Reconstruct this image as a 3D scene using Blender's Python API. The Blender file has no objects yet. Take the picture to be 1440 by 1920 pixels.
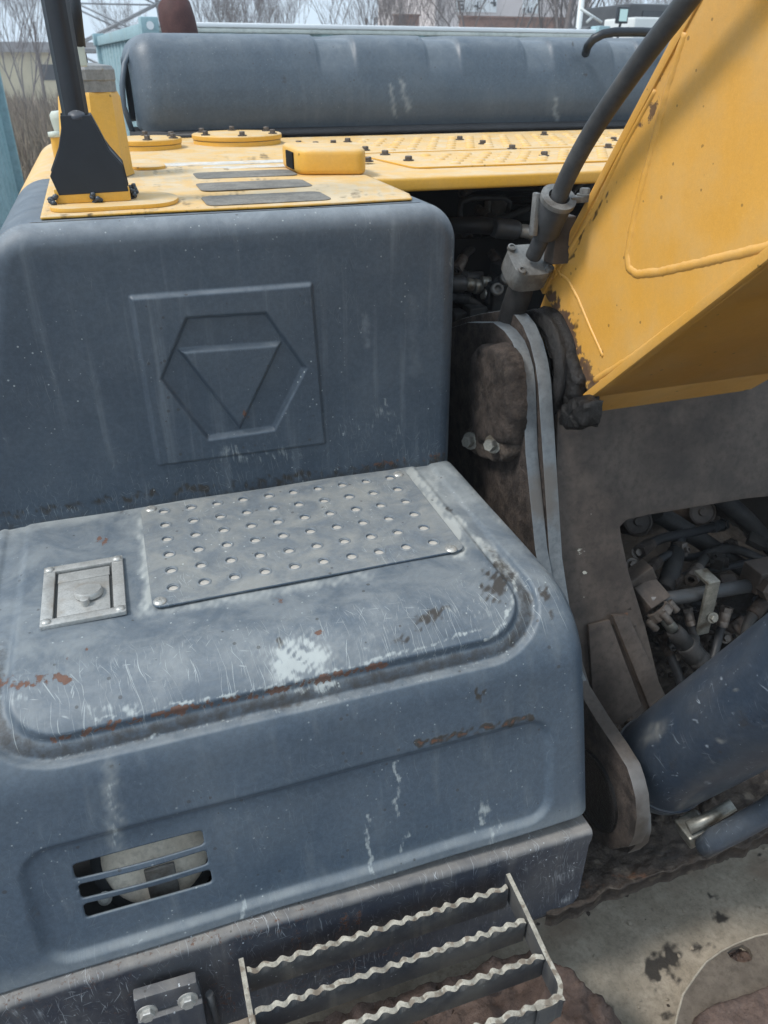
import bpy, bmesh, math, random
import numpy as np
from mathutils import Vector, Matrix, noise as mnoise

random.seed(7)
rng = np.random.default_rng(7)
scene = bpy.context.scene
COL = scene.collection

# ------------------------------------------------------------------ camera
CAM = np.array([0.0, 0.0, 2.3])
PITCH, YAW, FOC = math.radians(30.2), math.radians(18.5), 1442.0
RIGHT = np.array([math.cos(YAW), -math.sin(YAW), 0.0])
FWH = np.array([math.sin(YAW), math.cos(YAW), 0.0])
UPV = np.array([0, 0, 1.0]) * math.cos(PITCH) + FWH * math.sin(PITCH)
FWD = FWH * math.cos(PITCH) - np.array([0, 0, 1.0]) * math.sin(PITCH)
cam_d = bpy.data.cameras.new('camera')
cam_d.sensor_fit = 'VERTICAL'
cam_d.sensor_height = 36.0
cam_d.lens = 36.0 * FOC / 1920.0
cam_d.dof.use_dof = True
cam_d.dof.focus_distance = 1.35
cam_d.dof.aperture_fstop = 9.0
cam_d.clip_start = 0.02
cam_d.clip_end = 2000
cam = bpy.data.objects.new('camera', cam_d)
COL.objects.link(cam)
cam.location = CAM
cam.rotation_euler = (math.pi / 2 - PITCH, 0, -YAW)
scene.camera = cam

# ------------------------------------------------------------------ light
SUN_EL, SUN_ROT = math.radians(55), math.radians(-95)
world = bpy.data.worlds.new('World')
scene.world = world
world.use_nodes = True
wt = world.node_tree
wt.nodes.clear()
w_out = wt.nodes.new('ShaderNodeOutputWorld')
w_bg = wt.nodes.new('ShaderNodeBackground')
w_sky = wt.nodes.new('ShaderNodeTexSky')
w_sky.sky_type = 'NISHITA'
w_sky.sun_disc = False
w_sky.sun_elevation = SUN_EL
w_sky.sun_rotation = SUN_ROT
w_sky.dust_density = 4.0
w_sky.air_density = 1.0
w_mix = wt.nodes.new('ShaderNodeMixRGB')      # an overcast veil over the clear sky, the same all round
w_mix.inputs[0].default_value = 0.8
w_mix.inputs[2].default_value = (4.45, 5.5, 6.5, 1)
wt.links.new(w_sky.outputs[0], w_mix.inputs[1])
wt.links.new(w_mix.outputs[0], w_bg.inputs[0])
w_bg.inputs[1].default_value = 0.1
wt.links.new(w_bg.outputs[0], w_out.inputs[0])
sun_d = bpy.data.lights.new('sun', 'SUN')
sun_d.energy = 1.5
sun_d.angle = math.radians(13)
sun_d.color = (1.0, 0.97, 0.93)
sun = bpy.data.objects.new('sun', sun_d)
COL.objects.link(sun)
# light from the left, a little in front of the machine
SUN_DIR = Vector((math.sin(SUN_ROT) * math.cos(SUN_EL), math.cos(SUN_ROT) * math.cos(SUN_EL), math.sin(SUN_EL)))
sun.rotation_euler = SUN_DIR.to_track_quat('Z', 'Y').to_euler()
vs = scene.view_settings
vs.view_transform = 'Standard'
vs.look = 'None'
vs.gamma = 1
vs.exposure = 1.12
vs.use_curve_mapping = False
scene.render.engine = 'CYCLES'
scene.cycles.max_bounces = 6
scene.cycles.diffuse_bounces = 4
scene.cycles.glossy_bounces = 3
scene.cycles.use_denoising = True

# ------------------------------------------------------------------ helpers
def at(u, v, x=None, y=None, z=None):
    """the point of the place seen at photo pixel (u, v) that lies on the plane x=, y= or z="""
    d = (u - 720) * RIGHT - (v - 960) * UPV + FOC * FWD
    i, val = (0, x) if x is not None else (1, y) if y is not None else (2, z)
    t = (val - CAM[i]) / d[i]
    p = CAM + t * d
    return Vector((p[0], p[1], p[2]))

def pix(co):
    q = co - CAM
    w = np.maximum(q @ FWD, 1e-3)
    return 720 + FOC * (q @ RIGHT) / w, 960 - FOC * (q @ UPV) / w

def sstep(a, b, x):
    t = np.clip((x - a) / (b - a), 0, 1)
    return t * t * (3 - 2 * t)

def link(name, me, mat=None, parent=None):
    o = bpy.data.objects.new(name, me)
    COL.objects.link(o)
    if mat is not None and me is not None and hasattr(me, 'materials') and len(me.materials) == 0:
        me.materials.append(mat)
    if parent is not None:
        o.parent = parent
        o.matrix_parent_inverse = world_inv(parent)
    return o

def world_mat(o):
    m = o.matrix_basis.copy()
    if o.parent:
        m = world_mat(o.parent) @ o.matrix_parent_inverse @ m
    return m

def world_inv(o):
    return world_mat(o).inverted()

def empty(name, loc, label=None, cat=None, group=None, parent=None):
    o = bpy.data.objects.new(name, None)
    COL.objects.link(o)
    o.location = loc
    o.empty_display_size = 0.1
    if parent is not None:
        o.parent = parent
        o.matrix_parent_inverse = world_inv(parent)
    tag(o, label, cat, group)
    return o

def tag(o, label=None, cat=None, group=None, kind=None):
    for k, v in (('label', label), ('category', cat), ('group', group), ('kind', kind)):
        if v:
            o[k] = v
    return o

class MB:
    """collects geometry in world coordinates and links it as ONE mesh object"""
    def __init__(self):
        self.bm = bmesh.new()

    def poly(self, pts):
        vs_ = [self.bm.verts.new(p) for p in pts]
        self.bm.faces.new(vs_)
        return self

    def prism(self, pts, vec, bevel=0.0, seg=2):
        """closed outline pts swept along vec"""
        vec = Vector(vec)
        a = [self.bm.verts.new(Vector(p)) for p in pts]
        b = [self.bm.verts.new(Vector(p) + vec) for p in pts]
        n = len(a)
        fs = [self.bm.faces.new(a), self.bm.faces.new(b[::-1])]
        for i in range(n):
            fs.append(self.bm.faces.new((a[i], b[i], b[(i + 1) % n], a[(i + 1) % n])))
        bmesh.ops.recalc_face_normals(self.bm, faces=fs)
        if bevel:
            es = set()
            for f in fs[:2]:
                es.update(f.edges)
            for f in fs[2:]:
                for e in f.edges:
                    if e not in es and len(e.link_faces) == 2 and e.calc_face_angle(0) > 0.6:
                        es.add(e)
            bmesh.ops.bevel(self.bm, geom=list(es), offset=bevel, segments=seg, affect='EDGES', profile=0.6, clamp_overlap=True)
        return self

    def box(self, lo, hi, bevel=0.0, rot=None, seg=2):
        lo, hi = Vector(lo), Vector(hi)
        c = (lo + hi) / 2
        s = (hi - lo) / 2
        pts = [Vector((sx * s.x, sy * s.y, -s.z)) for sx, sy in ((-1, -1), (1, -1), (1, 1), (-1, 1))]
        vec = Vector((0, 0, 2 * s.z))
        if rot is not None:
            pts = [rot @ p for p in pts]
            vec = rot @ vec
        return self.prism([c + p for p in pts], vec, bevel, seg)

    def tube(self, path, rad, seg=14, caps=True):
        path = [Vector(p) for p in path]
        n = len(path)
        rads = rad if hasattr(rad, '__len__') else [rad] * n
        rings = []
        prev = None
        for i, p in enumerate(path):
            t = (path[min(i + 1, n - 1)] - path[max(i - 1, 0)])
            t.normalize()
            if prev is None:
                a = Vector((0, 0, 1)) if abs(t.z) < 0.9 else Vector((1, 0, 0))
                u = t.cross(a).normalized()
            else:
                u = (prev - t * prev.dot(t)).normalized()
            prev = u
            w = t.cross(u)
            rings.append([self.bm.verts.new(p + (u * math.cos(2 * math.pi * k / seg) + w * math.sin(2 * math.pi * k / seg)) * rads[i]) for k in range(seg)])
        for i in range(n - 1):
            for k in range(seg):
                f = self.bm.faces.new((rings[i][k], rings[i][(k + 1) % seg], rings[i + 1][(k + 1) % seg], rings[i + 1][k]))
                f.smooth = True
        if caps:
            self.bm.faces.new(rings[0][::-1])
            self.bm.faces.new(rings[-1])
        return self

    def lathe(self, prof, axis_o, axis_d, seg=24, smooth=True):
        """prof: (radius, height along axis)"""
        o, d = Vector(axis_o), Vector(axis_d).normalized()
        a = Vector((0, 0, 1)) if abs(d.z) < 0.9 else Vector((1, 0, 0))
        u = d.cross(a).normalized()
        w = d.cross(u)
        rings = []
        for r, h in prof:
            if r < 1e-6:
                rings.append([self.bm.verts.new(o + d * h)])
            else:
                rings.append([self.bm.verts.new(o + d * h + (u * math.cos(2 * math.pi * k / seg) + w * math.sin(2 * math.pi * k / seg)) * r) for k in range(seg)])
        for i in range(len(rings) - 1):
            A, B = rings[i], rings[i + 1]
            for k in range(seg):
                k2 = (k + 1) % seg
                if len(A) == 1 and len(B) == 1:
                    continue
                if len(A) == 1:
                    f = self.bm.faces.new((A[0], B[k2], B[k]))
                elif len(B) == 1:
                    f = self.bm.faces.new((A[k], A[k2], B[0]))
                else:
                    f = self.bm.faces.new((A[k], A[k2], B[k2], B[k]))
                f.smooth = smooth
        return self

    def bolt(self, p, d, r=0.009, h=0.008, washer=True):
        """hex head on a washer at p pointing along d"""
        if washer:
            self.lathe([(r * 1.5, 0), (r * 1.5, h * 0.25), (0, h * 0.25)], p, d, 14, False)
        self.lathe([(r, 0), (r, h * 0.9), (r * 0.88, h * 1.05), (0, h * 1.05)], p, d, 6, False)
        return self

    def grid(self, P, smooth=True):
        """P: array (n, m, 3)"""
        n, m = P.shape[:2]
        V = [[self.bm.verts.new(P[i, j]) for j in range(m)] for i in range(n)]
        for i in range(n - 1):
            for j in range(m - 1):
                try:
                    f = self.bm.faces.new((V[i][j], V[i + 1][j], V[i + 1][j + 1], V[i][j + 1]))
                    f.smooth = smooth
                except ValueError:
                    pass
        return self

    def build(self, name, mat, parent=None, smooth_angle=None, recalc=True):
        if recalc:
            bmesh.ops.recalc_face_normals(self.bm, faces=self.bm.faces[:])
        me = bpy.data.meshes.new(name)
        self.bm.to_mesh(me)
        self.bm.free()
        if smooth_angle is not None:
            me.shade_smooth()
            me.set_sharp_from_angle(angle=math.radians(smooth_angle))
        return link(name, me, mat, parent)

def grid_mesh(name, P, mat, parent=None, keep=None, flip=False):
    """fast dense sheet from array (n, m, 3); keep = (n-1, m-1) mask of faces"""
    n, m = P.shape[:2]
    idx = np.arange(n * m).reshape(n, m)
    q = np.stack([idx[:-1, :-1], idx[1:, :-1], idx[1:, 1:], idx[:-1, 1:]], -1)
    if flip:
        q = q[..., ::-1]
    q = q[keep] if keep is not None else q.reshape(-1, 4)
    me = bpy.data.meshes.new(name)
    me.from_pydata(P.reshape(-1, 3).tolist(), [], q.tolist())
    me.polygons.foreach_set('use_smooth', [True] * len(me.polygons))
    me.update()
    return link(name, me, mat, parent)

# wear painted on the surface itself, where the photograph shows it (positions in photo pixels)
class Wear:
    def __init__(self, ob, co=None):
        me = ob.data
        n = len(me.vertices)
        c = np.empty(n * 3)
        me.vertices.foreach_get('co', c)
        self.me, self.n = me, n
        self.co = c.reshape(-1, 3)
        self.u, self.v = pix(self.co)
        u0, v0 = self.u.copy(), self.v.copy()
        for lam, amp in ((70, 3.5), (31, 2.2), (14, 1.6), (7, 1.0)):
            for _ in range(3):
                a, ph = rng.uniform(0, 6.28, 2)
                wv = np.sin((u0 * math.cos(a) + v0 * math.sin(a)) * 6.283 / lam + ph)
                self.u = self.u + amp * 0.6 * math.sin(a) * wv
                self.v = self.v - amp * 0.6 * math.cos(a) * wv
        q = np.zeros(n)
        for lam in (90, 44, 23, 12):
            for _ in range(3):
                a, ph = rng.uniform(0, 6.28, 2)
                q += np.sin((u0 * math.cos(a) + v0 * math.sin(a)) * 6.283 / lam + ph)
        self.mod = np.clip(0.82 + q * 0.13, 0.25, 1.25)
        self.ch = {k: np.zeros(n) for k in ('chalk', 'rust', 'grime', 'dusty', 'scratch')}

    def blob(self, ch, u, v, ru, rv, val=1.0, ang=0.0, soft=0.7):
        a = math.radians(ang)
        du, dv = self.u - u, self.v - v
        x = (du * math.cos(a) + dv * math.sin(a)) / ru
        y = (-du * math.sin(a) + dv * math.cos(a)) / rv
        m = val * (1 - sstep(1 - soft, 1 + soft, np.sqrt(x * x + y * y)))
        self.ch[ch] = np.maximum(self.ch[ch], m * self.mod)
        return self

    def stroke(self, ch, pts, w, val=1.0):
        d = np.full(self.n, 1e9)
        for (a, b), (c, e) in zip(pts[:-1], pts[1:]):
            dx, dy = c - a, e - b
            t = np.clip(((self.u - a) * dx + (self.v - b) * dy) / (dx * dx + dy * dy + 1e-9), 0, 1)
            d = np.minimum(d, np.hypot(self.u - a - t * dx, self.v - b - t * dy))
        self.ch[ch] = np.maximum(self.ch[ch], val * (1 - sstep(w * 0.2, w * 1.25, d)) * self.mod)
        return self

    def add(self, ch, arr):
        self.ch[ch] = np.maximum(self.ch[ch], arr)
        return self

    def done(self):
        for k, a in self.ch.items():
            at_ = self.me.attributes.new(k, 'FLOAT', 'POINT')
            at_.data.foreach_set('value', a.astype(np.float32))

# ------------------------------------------------------------------ materials
class NT:
    def __init__(self, name):
        self.m = bpy.data.materials.new(name)
        self.m.use_nodes = True
        self.t = self.m.node_tree
        self.t.nodes.clear()
        self.out = self.t.nodes.new('ShaderNodeOutputMaterial')
        self.b = self.t.nodes.new('ShaderNodeBsdfPrincipled')
        self.t.links.new(self.b.outputs[0], self.out.inputs[0])
        self.tc = self.t.nodes.new('ShaderNodeTexCoord').outputs['Object']
        self.geo = self.t.nodes.new('ShaderNodeNewGeometry')

    def set(self, sock, v):
        if isinstance(v, bpy.types.NodeSocket):
            self.t.links.new(v, sock)
        elif isinstance(v, (tuple, list)):
            sock.default_value = (*v, 1) if len(v) == 3 and sock.type == 'RGBA' else v
        else:
            sock.default_value = v

    def math(self, op, a, b=0.0, c=None, clamp=False):
        n = self.t.nodes.new('ShaderNodeMath')
        n.operation = op
        n.use_clamp = clamp
        self.set(n.inputs[0], a)
        self.set(n.inputs[1], b)
        if c is not None:
            self.set(n.inputs[2], c)
        return n.outputs[0]

    def smooth(self, x, a, b):
        n = self.t.nodes.new('ShaderNodeMapRange')
        n.interpolation_type = 'SMOOTHSTEP'
        self.set(n.inputs['Value'], x)
        n.inputs['From Min'].default_value = a
        n.inputs['From Max'].default_value = b
        return n.outputs[0]

    def coord(self, scale=(1, 1, 1), rot=(0, 0, 0), loc=(0, 0, 0)):
        n = self.t.nodes.new('ShaderNodeMapping')
        n.inputs['Scale'].default_value = scale
        n.inputs['Rotation'].default_value = rot
        n.inputs['Location'].default_value = loc
        self.t.links.new(self.tc, n.inputs['Vector'])
        return n.outputs[0]

    def noise(self, scale, detail=4, rough=0.55, vec=None, dist=0.0):
        n = self.t.nodes.new('ShaderNodeTexNoise')
        n.inputs['Scale'].default_value = scale
        n.inputs['Detail'].default_value = detail
        n.inputs['Roughness'].default_value = rough
        n.inputs['Distortion'].default_value = dist
        self.t.links.new(vec if vec is not None else self.tc, n.inputs['Vector'])
        return n.outputs['Fac']

    def voro(self, scale, vec=None, feature='F1', rand=1.0):
        n = self.t.nodes.new('ShaderNodeTexVoronoi')
        n.feature = feature
        n.inputs['Scale'].default_value = scale
        n.inputs['Randomness'].default_value = rand
        self.t.links.new(vec if vec is not None else self.tc, n.inputs['Vector'])
        return n

    def mix(self, f, a, b, mode='MIX'):
        n = self.t.nodes.new('ShaderNodeMixRGB')
        n.blend_type = mode
        self.set(n.inputs[0], f)
        self.set(n.inputs[1], a)
        self.set(n.inputs[2], b)
        return n.outputs[0]

    def attr(self, name):
        n = self.t.nodes.new('ShaderNodeAttribute')
        n.attribute_name = name
        return n.outputs['Fac']

    def bump(self, h, strength=0.2, dist=0.002, prev=None):
        n = self.t.nodes.new('ShaderNodeBump')
        n.inputs['Strength'].default_value = strength
        n.inputs['Distance'].default_value = dist
        self.set(n.inputs['Height'], h)
        if prev is not None:
            self.t.links.new(prev, n.inputs['Normal'])
        return n.outputs[0]

    def up(self):
        n = self.t.nodes.new('ShaderNodeSeparateXYZ')
        self.t.links.new(self.geo.outputs['Normal'], n.inputs[0])
        return n.outputs['Z']

    def finish(self, col, rough, normal=None, metal=0.0, spec=0.5):
        self.set(self.b.inputs['Base Color'], col)
        self.set(self.b.inputs['Roughness'], rough)
        self.set(self.b.inputs['Metallic'], metal)
        self.set(self.b.inputs['Specular IOR Level'], spec)
        if normal is not None:
            self.t.links.new(normal, self.b.inputs['Normal'])
        return self.m

def face_coord(n):
    """unrolls fronts and tops into one plane: across, and down the slope"""
    sp = n.t.nodes.new('ShaderNodeSeparateXYZ')
    n.t.links.new(n.tc, sp.inputs[0])
    cb = n.t.nodes.new('ShaderNodeCombineXYZ')
    wob = n.math('MULTIPLY_ADD', n.noise(9, 2), 0.03, -0.015)
    n.t.links.new(n.math('ADD', n.math('MULTIPLY_ADD', sp.outputs['Y'], 0.12, sp.outputs['X']), wob), cb.inputs[0])
    n.t.links.new(n.math('SUBTRACT', sp.outputs['Z'], sp.outputs['Y']), cb.inputs[1])
    return cb.outputs[0]

def streak_noise(n, vec, ang, across, along, detail=1.0, loc=0.0):
    r = n.t.nodes.new('ShaderNodeVectorRotate')
    r.rotation_type = 'Z_AXIS'
    r.inputs['Angle'].default_value = math.radians(ang)
    n.t.links.new(vec, r.inputs['Vector'])
    m = n.t.nodes.new('ShaderNodeMapping')
    m.inputs['Scale'].default_value = (across, along, 1)
    m.inputs['Location'].default_value = (loc, loc * 1.7, loc)
    n.t.links.new(r.outputs[0], m.inputs['Vector'])
    return n.noise(1.0, detail, 0.5, m.outputs[0])

def scratches(n, fc):
    """thin nicks of many lengths, mostly down the slope, some across"""
    out = None
    for k, (ang, ac, al, th) in enumerate(((7, 560, 22, .69), (-15, 620, 32, .69), (31, 580, 28, .705), (-48, 530, 38, .72), (84, 520, 26, .735), (-4, 700, 14, .70))):
        f = streak_noise(n, fc, ang, ac, al, 1.0, 3.1 * k)
        q = n.smooth(f, th, th + 0.05)
        out = q if out is None else n.math('MAXIMUM', out, q)
    return out

def paint(name, base, base2, dust=(0.33, 0.31, 0.27), up_dust=0.55, side_dust=0.10, rough=0.42, spec=0.45,
          chalk=(0.47, 0.51, 0.50), rust=(0.135, 0.066, 0.042), speck=0.5, scr=0.35, streak=0.5, dent=0.25, grime=(0.035, 0.030, 0.025), top_grime=0.22, grain=0.36):
    n = NT(name)
    c = n.mix(n.smooth(n.noise(4.0, 5, 0.6), 0.3, 0.7), base, base2)
    c = n.mix(n.math('MULTIPLY', n.smooth(n.noise(14, 6, 0.65), 0.45, 0.75), 0.35), c, tuple(x * 0.72 for x in base))
    fine = n.noise(420, 3, 0.7)
    c = n.mix(0.35, c, n.mix(fine, tuple(x * 0.6 for x in base), tuple(min(1, x * 1.45) for x in base2)))
    gr = n.smooth(n.noise(115, 6, 0.8), 0.36, 0.66)
    c = n.mix(grain, c, n.mix(gr, tuple(x * 0.72 for x in base), tuple(min(1, x * 1.30) for x in base2)))
    up = n.up()
    upm = n.smooth(up, 0.25, 0.98)
    # dust: lies on what faces up, thin film elsewhere, runs down in streaks
    film = n.math('MULTIPLY', n.smooth(n.noise(7, 7, 0.66), 0.35, 0.75), side_dust)
    run = n.noise(1.0, 4, 0.6, n.coord((34, 34, 1.6)))
    run = n.math('MULTIPLY', n.smooth(run, 0.52, 0.8), streak * 0.45)
    d = n.math('ADD', film, n.math('MULTIPLY', run, n.math('SUBTRACT', 1.0, upm)))
    lay = n.math('MULTIPLY', n.math('MULTIPLY_ADD', n.smooth(n.noise(13, 9, 0.72, None, 0.6), 0.36, 0.66), 0.62, 0.30), up_dust)
    d = n.math('ADD', d, n.math('MULTIPLY', lay, upm))
    da = n.math('MULTIPLY', n.attr('dusty'), n.math('MULTIPLY_ADD', n.noise(38, 6, 0.7), 1.3, 0.2))
    d = n.math('ADD', d, da, clamp=True)
    c = n.mix(d, c, n.mix(n.noise(30, 4), tuple(x * 0.8 for x in dust), tuple(min(1, x * 1.15) for x in dust)))
    # grime
    g = n.math('MULTIPLY_ADD', n.noise(55, 6, 0.7), 0.9, -0.45)
    spot_ = n.math('MULTIPLY', n.smooth(n.noise(19, 7, 0.7), 0.52, 0.72), n.math('MULTIPLY', upm, top_grime))
    g = n.smooth(n.math('ADD', n.math('ADD', n.attr('grime'), spot_), g), 0.3, 0.75)
    c = n.mix(n.math('MULTIPLY', g, 0.9), c, grime)
    # specks of pale dirt
    vo = n.voro(150)
    sep = n.t.nodes.new('ShaderNodeSeparateColor')
    n.t.links.new(vo.outputs['Color'], sep.inputs[0])
    sp = n.math('LESS_THAN', vo.outputs['Distance'], n.math('MULTIPLY', n.smooth(sep.outputs[0], 0.80, 1.0), 0.24))
    sp = n.math('MULTIPLY', sp, n.smooth(n.noise(5, 3), 0.42, 0.62))
    c = n.mix(n.math('MULTIPLY', sp, speck), c, chalk)
    vo2 = n.voro(70)
    sep2 = n.t.nodes.new('ShaderNodeSeparateColor')
    n.t.links.new(vo2.outputs['Color'], sep2.inputs[0])
    sp2 = n.math('LESS_THAN', vo2.outputs['Distance'], n.math('MULTIPLY', n.smooth(sep2.outputs[1], 0.86, 1.0), 0.22))
    c = n.mix(n.math('MULTIPLY', sp2, 0.55), c, grime)
    # scratches
    fc = face_coord(n)
    s = scratches(n, fc)
    sm = n.math('ADD', n.math('MULTIPLY', n.smooth(n.noise(9, 5), 0.46, 0.75), scr), n.attr('scratch'), clamp=True)
    s = n.math('MULTIPLY', s, sm)
    c = n.mix(n.math('MULTIPLY', s, n.math('MULTIPLY_ADD', n.noise(25, 3), 0.7, 0.12)), c, chalk)
    # worn-through and rust
    k = n.math('MULTIPLY_ADD', n.noise(70, 6, 0.75), 1.1, -0.55)
    k2 = n.math('MULTIPLY_ADD', streak_noise(n, fc, -8, 330, 22, 3.0, 9.0), 2.0, -1.0)
    ca = n.attr('chalk')
    ck = n.smooth(n.math('ADD', n.math('ADD', n.math('MULTIPLY', ca, 1.05), n.math('MULTIPLY', k, 0.8)), n.math('MULTIPLY', k2, 0.55)), 0.30, 1.0)
    ck = n.math('MULTIPLY', ck, n.smooth(ca, 0.03, 0.3))
    c = n.mix(n.math('MULTIPLY', ck, 0.72), c, n.mix(n.noise(45, 5), tuple(x * 0.75 for x in chalk), chalk))
    rk = n.smooth(n.math('ADD', n.attr('rust'), n.math('MULTIPLY_ADD', n.noise(110, 7, 0.8), 2.4, -1.2)), 0.48, 0.72)
    rc = n.mix(n.noise(90, 3), tuple(x * 0.6 for x in rust), tuple(min(1, x * 1.35) for x in rust))
    c = n.mix(n.math('MULTIPLY', rk, 0.9), c, rc)
    r = n.math('ADD', n.math('MULTIPLY_ADD', d, 0.45, rough), n.math('MULTIPLY_ADD', n.noise(20, 5), 0.16, -0.08))
    r = n.math('ADD', r, n.math('MULTIPLY', rk, 0.3), clamp=True)
    nb = n.bump(n.noise(7, 2), dent, 0.012)
    nb = n.bump(n.noise(300, 2), 0.12, 0.0006, nb)
    nb = n.bump(n.math('ADD', n.math('MULTIPLY', rk, -1.0), n.math('MULTIPLY', g, 0.8)), 0.5, 0.0012, nb)
    return n.finish(c, r, nb, 0.0, spec)

def rough_mat(name, a, b, scale=18, rough=0.85, bump=0.6, bdist=0.006, spots=None, fleck=None, spec=0.3, metal=0.0, top=None):
    n = NT(name)
    f = n.noise(scale, 9, 0.68)
    c = n.mix(n.smooth(f, 0.3, 0.72), a, b)
    c = n.mix(n.math('MULTIPLY', n.smooth(n.noise(scale * 7, 5, 0.7), 0.4, 0.75), 0.55), c, tuple(x * 0.55 for x in a))
    if spots:
        col, sc, lo, hi = spots
        c = n.mix(n.math('MULTIPLY', n.smooth(n.noise(sc, 4, 0.5), lo, hi), 0.85), c, col)
    if fleck:
        col, sc, lo = fleck
        c = n.mix(n.smooth(n.noise(sc, 6, 0.75), lo, lo + 0.06), c, col)
    if top:
        c = n.mix(n.math('MULTIPLY', n.smooth(n.up(), 0.3, 0.95), top[1]), c, top[0])
    g = n.smooth(n.math('ADD', n.attr('grime'), n.math('MULTIPLY_ADD', n.noise(40, 6, 0.7), 0.8, -0.4)), 0.3, 0.7)
    c = n.mix(n.math('MULTIPLY', g, 0.93), c, (0.028, 0.024, 0.021))
    ch = n.smooth(n.math('ADD', n.attr('chalk'), n.math('MULTIPLY_ADD', n.noise(70, 6, 0.75), 1.4, -0.7)), 0.45, 0.6)
    c = n.mix(n.math('MULTIPLY', ch, 0.85), c, (0.55, 0.53, 0.45))
    ru = n.smooth(n.math('ADD', n.attr('rust'), n.math('MULTIPLY_ADD', n.noise(50, 6, 0.75), 1.2, -0.6)), 0.4, 0.7)
    c = n.mix(n.math('MULTIPLY', ru, 0.8), c, (0.16, 0.075, 0.04))
    nb = n.bump(n.noise(scale * 1.6, 8, 0.7), bump, bdist)
    nb = n.bump(n.noise(scale * 14, 4, 0.7), bump * 0.5, bdist * 0.2, nb)
    rr = n.math('MULTIPLY_ADD', n.noise(scale * 2, 4), 0.25, rough - 0.12)
    return n.finish(c, n.math('SUBTRACT', rr, n.math('MULTIPLY', g, 0.25)), nb, metal, spec)

def flat_mat(name, col, rough=0.6, metal=0.0, vary=0.25, scale=25, spec=0.4):
    n = NT(name)
    c = n.mix(n.smooth(n.noise(scale, 6, 0.65), 0.3, 0.7), tuple(x * (1 - vary) for x in col), tuple(min(1, x * (1 + vary)) for x in col))
    nb = n.bump(n.noise(scale * 8, 3), 0.15, 0.001)
    return n.finish(c, n.math('MULTIPLY_ADD', n.noise(scale, 3), 0.2, rough - 0.1), nb, metal, spec)

M = {}
M['blue'] = paint('blue_grey_paint', (0.037, 0.053, 0.073), (0.047, 0.066, 0.089), dust=(0.30, 0.33, 0.35), up_dust=0.40, side_dust=0.08, scr=0.3)
M['blue_top'] = paint('blue_grey_paint_trodden', (0.046, 0.068, 0.095), (0.059, 0.084, 0.115), dust=(0.34, 0.36, 0.35), up_dust=0.42, side_dust=0.07, scr=0.12, streak=0.25)
M['tread'] = paint('tread_plate_paint', (0.060, 0.088, 0.122), (0.10, 0.13, 0.165), dust=(0.37, 0.36, 0.31), up_dust=0.52, scr=1.4, speck=0.8)
M['hood'] = paint('hood_paint', (0.048, 0.068, 0.092), (0.060, 0.083, 0.110), dust=(0.32, 0.35, 0.36), up_dust=0.35, side_dust=0.08, streak=0.15, scr=0.06, speck=0.25)
M['yellow'] = paint('yellow_paint', (0.62, 0.33, 0.035), (0.66, 0.36, 0.045), dust=(0.55, 0.44, 0.285), up_dust=0.97, side_dust=0.14, rough=0.4,
                    chalk=(0.72, 0.55, 0.22), rust=(0.10, 0.05, 0.03), speck=0.2, scr=0.1, streak=0.12, grime=(0.06, 0.035, 0.012), grain=0.12)
M['boom_yellow'] = paint('boom_yellow_paint', (0.58, 0.290, 0.046), (0.63, 0.325, 0.058), dust=(0.60, 0.43, 0.21), up_dust=0.5, side_dust=0.34, rough=0.38,
                         chalk=(0.72, 0.50, 0.16), rust=(0.09, 0.05, 0.03), speck=0.12, scr=0.08, streak=0.12, dent=0.18, grime=(0.06, 0.035, 0.012), grain=0.10)
M['frame_navy'] = paint('frame_navy_paint', (0.024, 0.030, 0.043), (0.034, 0.042, 0.058), dust=(0.21, 0.20, 0.185), up_dust=0.55, side_dust=0.30, scr=1.0, speck=0.9, rough=0.4, chalk=(0.5, 0.53, 0.55), streak=0.8)
M['step_paint'] = paint('step_paint', (0.028, 0.034, 0.042), (0.04, 0.046, 0.055), dust=(0.34, 0.31, 0.25), up_dust=0.98, side_dust=0.35, scr=0.6, rough=0.5)
M['worn_edge'] = rough_mat('worn_steel_edge', (0.22, 0.205, 0.17), (0.46, 0.44, 0.37), 45, 0.65, 0.6, 0.002, spots=((0.15, 0.12, 0.09), 70, 0.5, 0.62), spec=0.4)
M['cyl'] = paint('cylinder_navy_paint', (0.022, 0.033, 0.050), (0.031, 0.044, 0.064), dust=(0.24, 0.24, 0.22), up_dust=0.30, side_dust=0.12, rough=0.30, scr=1.6, speck=0.7, streak=0.1, chalk=(0.40, 0.45, 0.50))
M['black'] = flat_mat('black_satin_paint', (0.014, 0.018, 0.024), 0.42, 0, 0.15)
M['rubber'] = flat_mat('black_rubber', (0.014, 0.015, 0.017), 0.55, 0, 0.3)
M['hose'] = rough_mat('dusty_hose', (0.014, 0.014, 0.015), (0.038, 0.036, 0.034), 30, 0.65, 0.2, 0.001)
M['pipe'] = rough_mat('worn_steel_pipe', (0.030, 0.033, 0.037), (0.060, 0.062, 0.064), 14, 0.5, 0.2, 0.001, spots=((0.13, 0.10, 0.07), 9, 0.62, 0.74), spec=0.5)
M['cast'] = rough_mat('grey_casting', (0.12, 0.12, 0.115), (0.22, 0.22, 0.21), 26, 0.55, 0.3, 0.001, spots=((0.07, 0.055, 0.04), 20, 0.5, 0.7), spec=0.5, metal=0.3)
M['fitting'] = rough_mat('zinc_fitting', (0.20, 0.20, 0.18), (0.34, 0.33, 0.29), 30, 0.42, 0.2, 0.001, metal=0.6, spots=((0.10, 0.08, 0.055), 25, 0.5, 0.7))
M['dirty_steel'] = rough_mat('dirty_steel', (0.040, 0.031, 0.026), (0.098, 0.077, 0.063), 9, 0.62, 0.3, 0.002, spots=((0.16, 0.13, 0.105), 6, 0.58, 0.78), spec=0.4)
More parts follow.
